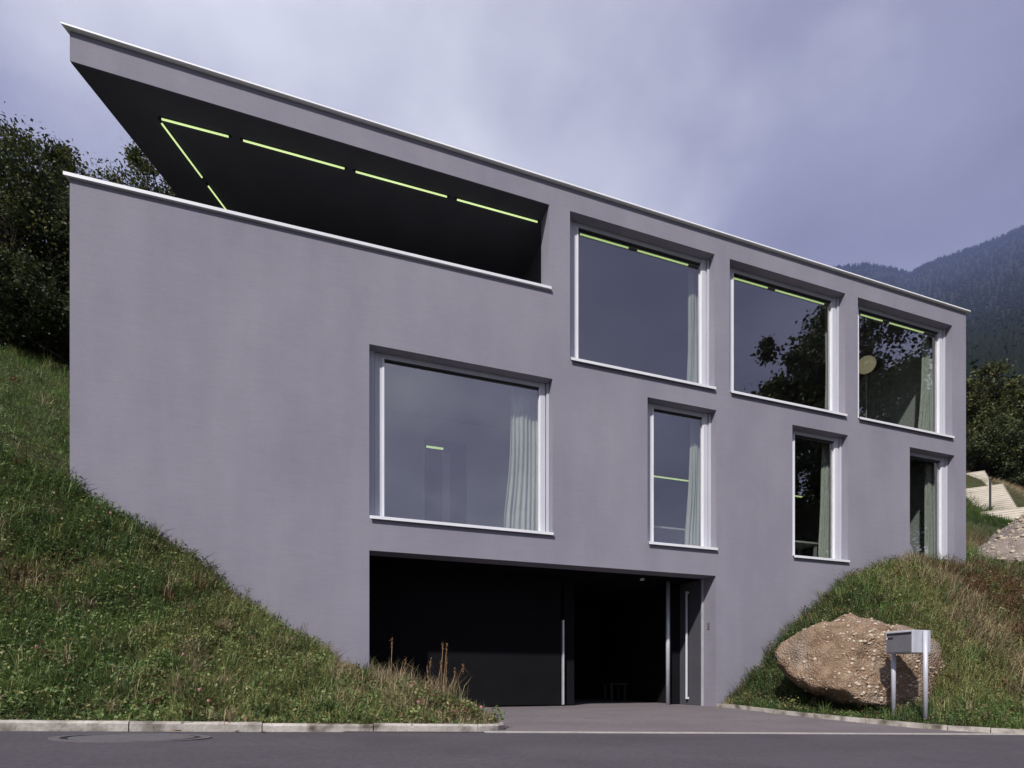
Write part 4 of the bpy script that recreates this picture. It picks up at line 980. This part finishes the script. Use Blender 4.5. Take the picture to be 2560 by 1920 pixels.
V = np.zeros((n, 2 * ns + 2, 3)); B0 = np.stack([X, Y, Zz - 2], 1)
for k in range(ns):
    V[:, k] = B0 + np.stack([ring[k, 0] * rad, ring[k, 1] * rad, 0.1 * hh], 1)
    V[:, ns + k] = B0 + np.stack([ring[k, 0] * rad * 0.62, ring[k, 1] * rad * 0.62, 0.48 * hh], 1)
V[:, 2 * ns] = B0 + np.stack([0 * X, 0 * X, hh * 0.62], 1); V[:, 2 * ns + 1] = B0 + np.stack([0 * X, 0 * X, hh], 1)
tl = []
for k in range(ns):
    j = (k + 1) % ns
    tl += [(k, j, 2 * ns), (ns + k, ns + j, 2 * ns + 1)]
T = (np.arange(n)[:, None, None] * (2 * ns + 2) + np.array(tl)[None]).reshape(-1, 3)
tag(link('forest', tri_mesh('forest', V.reshape(-1, 3), T), M['spruce']), 'far spruce forest covering the mountain side', 'forest', kind='stuff')

# ------------------------------------------------------------------ trees across the road, seen mirrored in the windows
def conifer(label, base, h, rad, seed, group, n=26000):
    root = thing('conifer', label, 'tree', base, group); r = np.random.default_rng(seed)
    parts = []; tiers = 46
    for k in range(tiers):
        t = (k + 0.5) / tiers; z = h * (0.08 + 0.92 * t); rr_ = rad * (1 - t) ** 0.8 * r.uniform(0.75, 1.15) + 0.1; m_ = int(n * (1 - t) ** 0.9 / tiers * 1.9) + 40
        a = r.uniform(0, 6.283, m_); nb = r.integers(5, 9); a = np.round(a / 6.283 * nb) / nb * 6.283 + r.normal(0, 0.22, m_) + k; q = r.random(m_) ** 0.6
        P = np.stack([np.cos(a) * rr_ * q, np.sin(a) * rr_ * q, z - 0.35 * rr_ * q ** 1.5 + r.normal(0, 0.12, m_)], 1)
        parts.append(leaves(P, r.uniform(0.18, 0.42, m_), r.integers(0, 2, m_), seed + k, flat=0.8, asp=0.5))
    V, T, Mi = merge(parts); link('crown', tri_mesh('crown', V, T, Mi), LF[:2], root)
    MB().tube([(0, 0, -0.5), (0, 0, h * 0.5), (0, 0, h * 0.97)], [0.28, 0.17, 0.02], 8).build('trunk', M['bark'], root, True)
gm = 'trees across the road that only show mirrored in the windows'
tree('slender leafy tree mirrored in the middle upper window', (22.6, -13.0, -2.6), 20.6, 17.5, 3.0, 3.0, 150, 38000, 0.22, LF, (1, 0.8, 0.2), 301, gm, trunk_r=0.3, clump_r=0.5)
tree('lower pointed tree mirrored at the left in the middle upper window', (20.2, -13.4, -2.6), 17.6, 15.0, 2.0, 2.0, 100, 24000, 0.22, LF, (1, 0.8, 0.2), 303, gm, trunk_r=0.3, clump_r=0.45)
tree('broad tall tree mirrored in the upper window at the right corner', (28.6, -13.5, -2.6), 27.5, 23.0, 5.0, 4.6, 230, 52000, 0.24, LF, (1, 0.8, 0.2), 302, gm, trunk_r=0.4, clump_r=0.8)
conifer('spruce mirrored low in the slim windows', (25.2, -16.5, -2.6), 17.5, 3.6, 305, gm, 18000)
tree('dense leafy tree mirrored in the half hidden slim window', (35.0, -14.5, -2.6), 22.0, 18.0, 4.8, 4.6, 160, 20000, 0.26, LF, (1, 0.8, 0.2), 304, gm, trunk_r=0.35, clump_r=0.8)

# ------------------------------------------------------------------ weeds, stalks, flowers, leaves
def dry_weed(label, base, stems, seed, green=0):
    root = thing('dry_weed', label, 'plant', base, 'dried weeds on the tip of the left bank'); r = random.Random(seed)
    for (dx, dy, h, lx, ly, kink) in stems:
        p0 = Vector((dx, dy, -0.05)); p1 = Vector((dx + lx * 0.4, dy + ly * 0.4, h * 0.5)); p2 = Vector((dx + lx, dy + ly, h))
        pts = [p0, p1, p2]
        if kink: pts.append(p2 + Vector((kink, 0.02, -0.10)))
        MB().tube(pts, [0.0045, 0.0038, 0.003] + ([0.003] if kink else []), 6).build('stem', M['stalk'], root, True)
        if h > 0.35:
            n = 60; rr_ = np.random.default_rng(seed + int(h * 100)); P = np.array(p2)[None] + rr_.normal(0, 1, (n, 3)) * np.array([0.006, 0.006, 0.03])
            V, T, Mi = leaves(P, rr_.uniform(0.008, 0.02, n), np.zeros(n, int), seed); sh = link('seed_head', tri_mesh('seed_head', V, T), M['stalk'], root); sh['kind'] = 'stuff'
    n = 300; rr_ = np.random.default_rng(seed + 5); Q = rr_.normal(0, 1, (n, 3)) * np.array([0.12, 0.10, 0.0]); up = np.tile(np.array([[0, 0, 1.0]]), (n, 1))
    V, T, Mi = blades(Q, up, rr_.uniform(0.12, 0.50, n), rr_.uniform(0.0015, 0.004, n), 0.32, np.zeros(n, int), seed)
    link('blades', tri_mesh('blades', V, T), G[3], root)
def bank_z(P, x, y):
    d = (P[..., 0] - x) ** 2 + (P[..., 1] - y) ** 2; k = np.unravel_index(np.argmin(d), d.shape); return float(P[k][2])
dry_weed('single tall brown stalk in front of the dark garage, near its left jamb', (0.78, -1.95, bank_z(PL, 0.78, -1.95)), [(0, 0, 0.60, 0.02, 0, 0), (0.05, 0.02, 0.36, 0.13, 0.02, 0.14), (0.03, 0, 0.30, 0.10, 0, 0), (-0.03, 0, 0.2, -0.05, 0, 0)], 401)
dry_weed('thick clump of brown stalks at the tip of the grass bank', (1.33, -2.1, bank_z(PL, 1.33, -2.1)), [(0, 0, 0.70, 0.03, 0, 0), (0.03, 0.02, 0.68, 0.05, 0, 0), (0.05, -0.02, 0.52, 0.02, 0, 0), (-0.05, 0, 0.5, 0.06, 0, 0), (-0.12, 0, 0.42, -0.03, 0, 0), (-0.16, 0.03, 0.50, 0.05, 0, 0.07), (0.1, 0, 0.46, 0.17, 0, 0.10), (0.12, 0.02, 0.4, 0.06, 0, 0), (-0.08, -0.03, 0.3, -0.02, 0, 0), (0.07, 0.05, 0.34, 0.02, 0, 0)], 402)
# small ragged weeds standing on the bank crest against the wall
def weed(label, base, h, seed):
    root = thing('weed', label, 'plant', base, 'thin weeds standing up against the left wall'); r = random.Random(seed)
    for k in range(3):
        a = r.uniform(-0.08, 0.08); hh_ = h * r.uniform(0.6, 1.0); MB().tube([(0, 0, -0.05), (a * 0.5, 0, hh_ * 0.5), (a, 0.01, hh_)], [0.003, 0.0025, 0.0015], 5).build('stem', G[5], root)
        n = 26; rr_ = np.random.default_rng(seed + k); t = rr_.random(n); P = np.stack([a * t, 0 * t, hh_ * (0.3 + 0.7 * t)], 1) + rr_.normal(0, 0.014, (n, 3))
        V, T, Mi = leaves(P, rr_.uniform(0.012, 0.03, n), np.zeros(n, int), seed + k); link('leaf_spray', tri_mesh('leaf_spray', V, T), G[5], root)
for i, (u_, lab) in enumerate(((-1.35, 'thin weed on the steep part of the left bank crest, against the wall'), (-0.93, 'tallest thin weed sticking up from the left bank crest'), (-0.25, 'thin weed at mid height of the left bank crest'), (0.1, 'ragged weed low on the left bank crest'), (0.38, 'ragged weed next to the garage jamb on the bank crest'))):
    weed(lab, (u_, -0.12, float(prof(u_)) - 0.03), 0.32, 420 + i)
# clover flowers
head = bpy.data.meshes.new('flower_head'); bm = bmesh.new(); bmesh.ops.create_icosphere(bm, subdivisions=2, radius=0.013)
for v in bm.verts: v.co *= random.uniform(0.8, 1.15)
bm.to_mesh(head); bm.free(); head.materials.append(M['petal'])
stem = MB().tube([(0, 0, -0.10), (0, 0, 0)], 0.0022, 5); stem_o = None
Q, up, t = sample_patch(PL, 60, 77, lambda x, y: np.where((x > -3.0) & (x < 1.5), 1.0, 0.0) * sm((y + 3.45) * 3))
for k in range(18):
    root = thing('clover_flower', 'pink clover flower in the grass of the left bank', 'flower', Q[k] + up[k] * 0.17, 'pink clover flowers on the left bank')
    o = bpy.data.objects.new('flower_head', head); C.objects.link(o); o.parent = root; o.scale = [random.uniform(0.8, 1.35)] * 3
    if stem_o is None: stem_o = stem.build('stem', G[1], root)
    else:
        s_ = stem_o.copy(); C.objects.link(s_); s_.parent = root
# fallen leaves by the kerb
def fallen(label, u_, v_, z_, s_, rot):
    mb = MB(); pts = [(-1, 0, 0.1), (-0.5, 0.42, 0.22), (0.1, 0.5, 0.12), (0.7, 0.25, 0.3), (1.1, 0, 0.1), (0.7, -0.3, 0.25), (0, -0.5, 0.3), (-0.6, -0.35, 0.12), (0, 0, 0)]
    f = [(k, (k + 1) % 8, 8) for k in range(8)]
    o = mb.add([(x * s_, y * s_, z * s_) for x, y, z in pts], f).build('fallen_leaf', M['deadleaf']); o.location = (u_, v_, z_ + 0.006); o.rotation_euler = (0.1, 0.1, rot)
    sd = o.modifiers.new('thick', 'SOLIDIFY'); sd.thickness = 0.002
    tag(o, label, 'leaf', 'dead leaves lying by the left kerb')
for i, (u_, rot, lab) in enumerate(((-1.05, 0.3, 'dead leaf on the road just behind the manhole'), (-0.62, 1.2, 'dead leaf on the road at the right end of the manhole'), (-0.42, 2.2, 'dark dead leaf at the kerb foot right of the manhole'))):
    fallen(lab, u_, -3.52 - 0.05 * i, float(z_road(u_)), 0.035, rot)

# ------------------------------------------------------------------ haze
mh_ = bpy.data.materials.new('haze'); mh_.use_nodes = True; nt = mh_.node_tree
nt.nodes.remove(nt.nodes['Principled BSDF'])
pv = nt.nodes.new('ShaderNodeVolumePrincipled'); pv.inputs['Color'].default_value = (0.32, 0.40, 0.86, 1); pv.inputs['Density'].default_value = 0.000062; pv.inputs['Anisotropy'].default_value = 0.0
nt.links.new(pv.outputs[0], nt.nodes['Material Output'].inputs['Volume'])
hz = MB().box(-4050, 12000, -4050, 6200, -300, 4300).build('haze', mh_)
tag(hz, 'thin blue haze in the air over the valley', 'haze', kind='stuff')
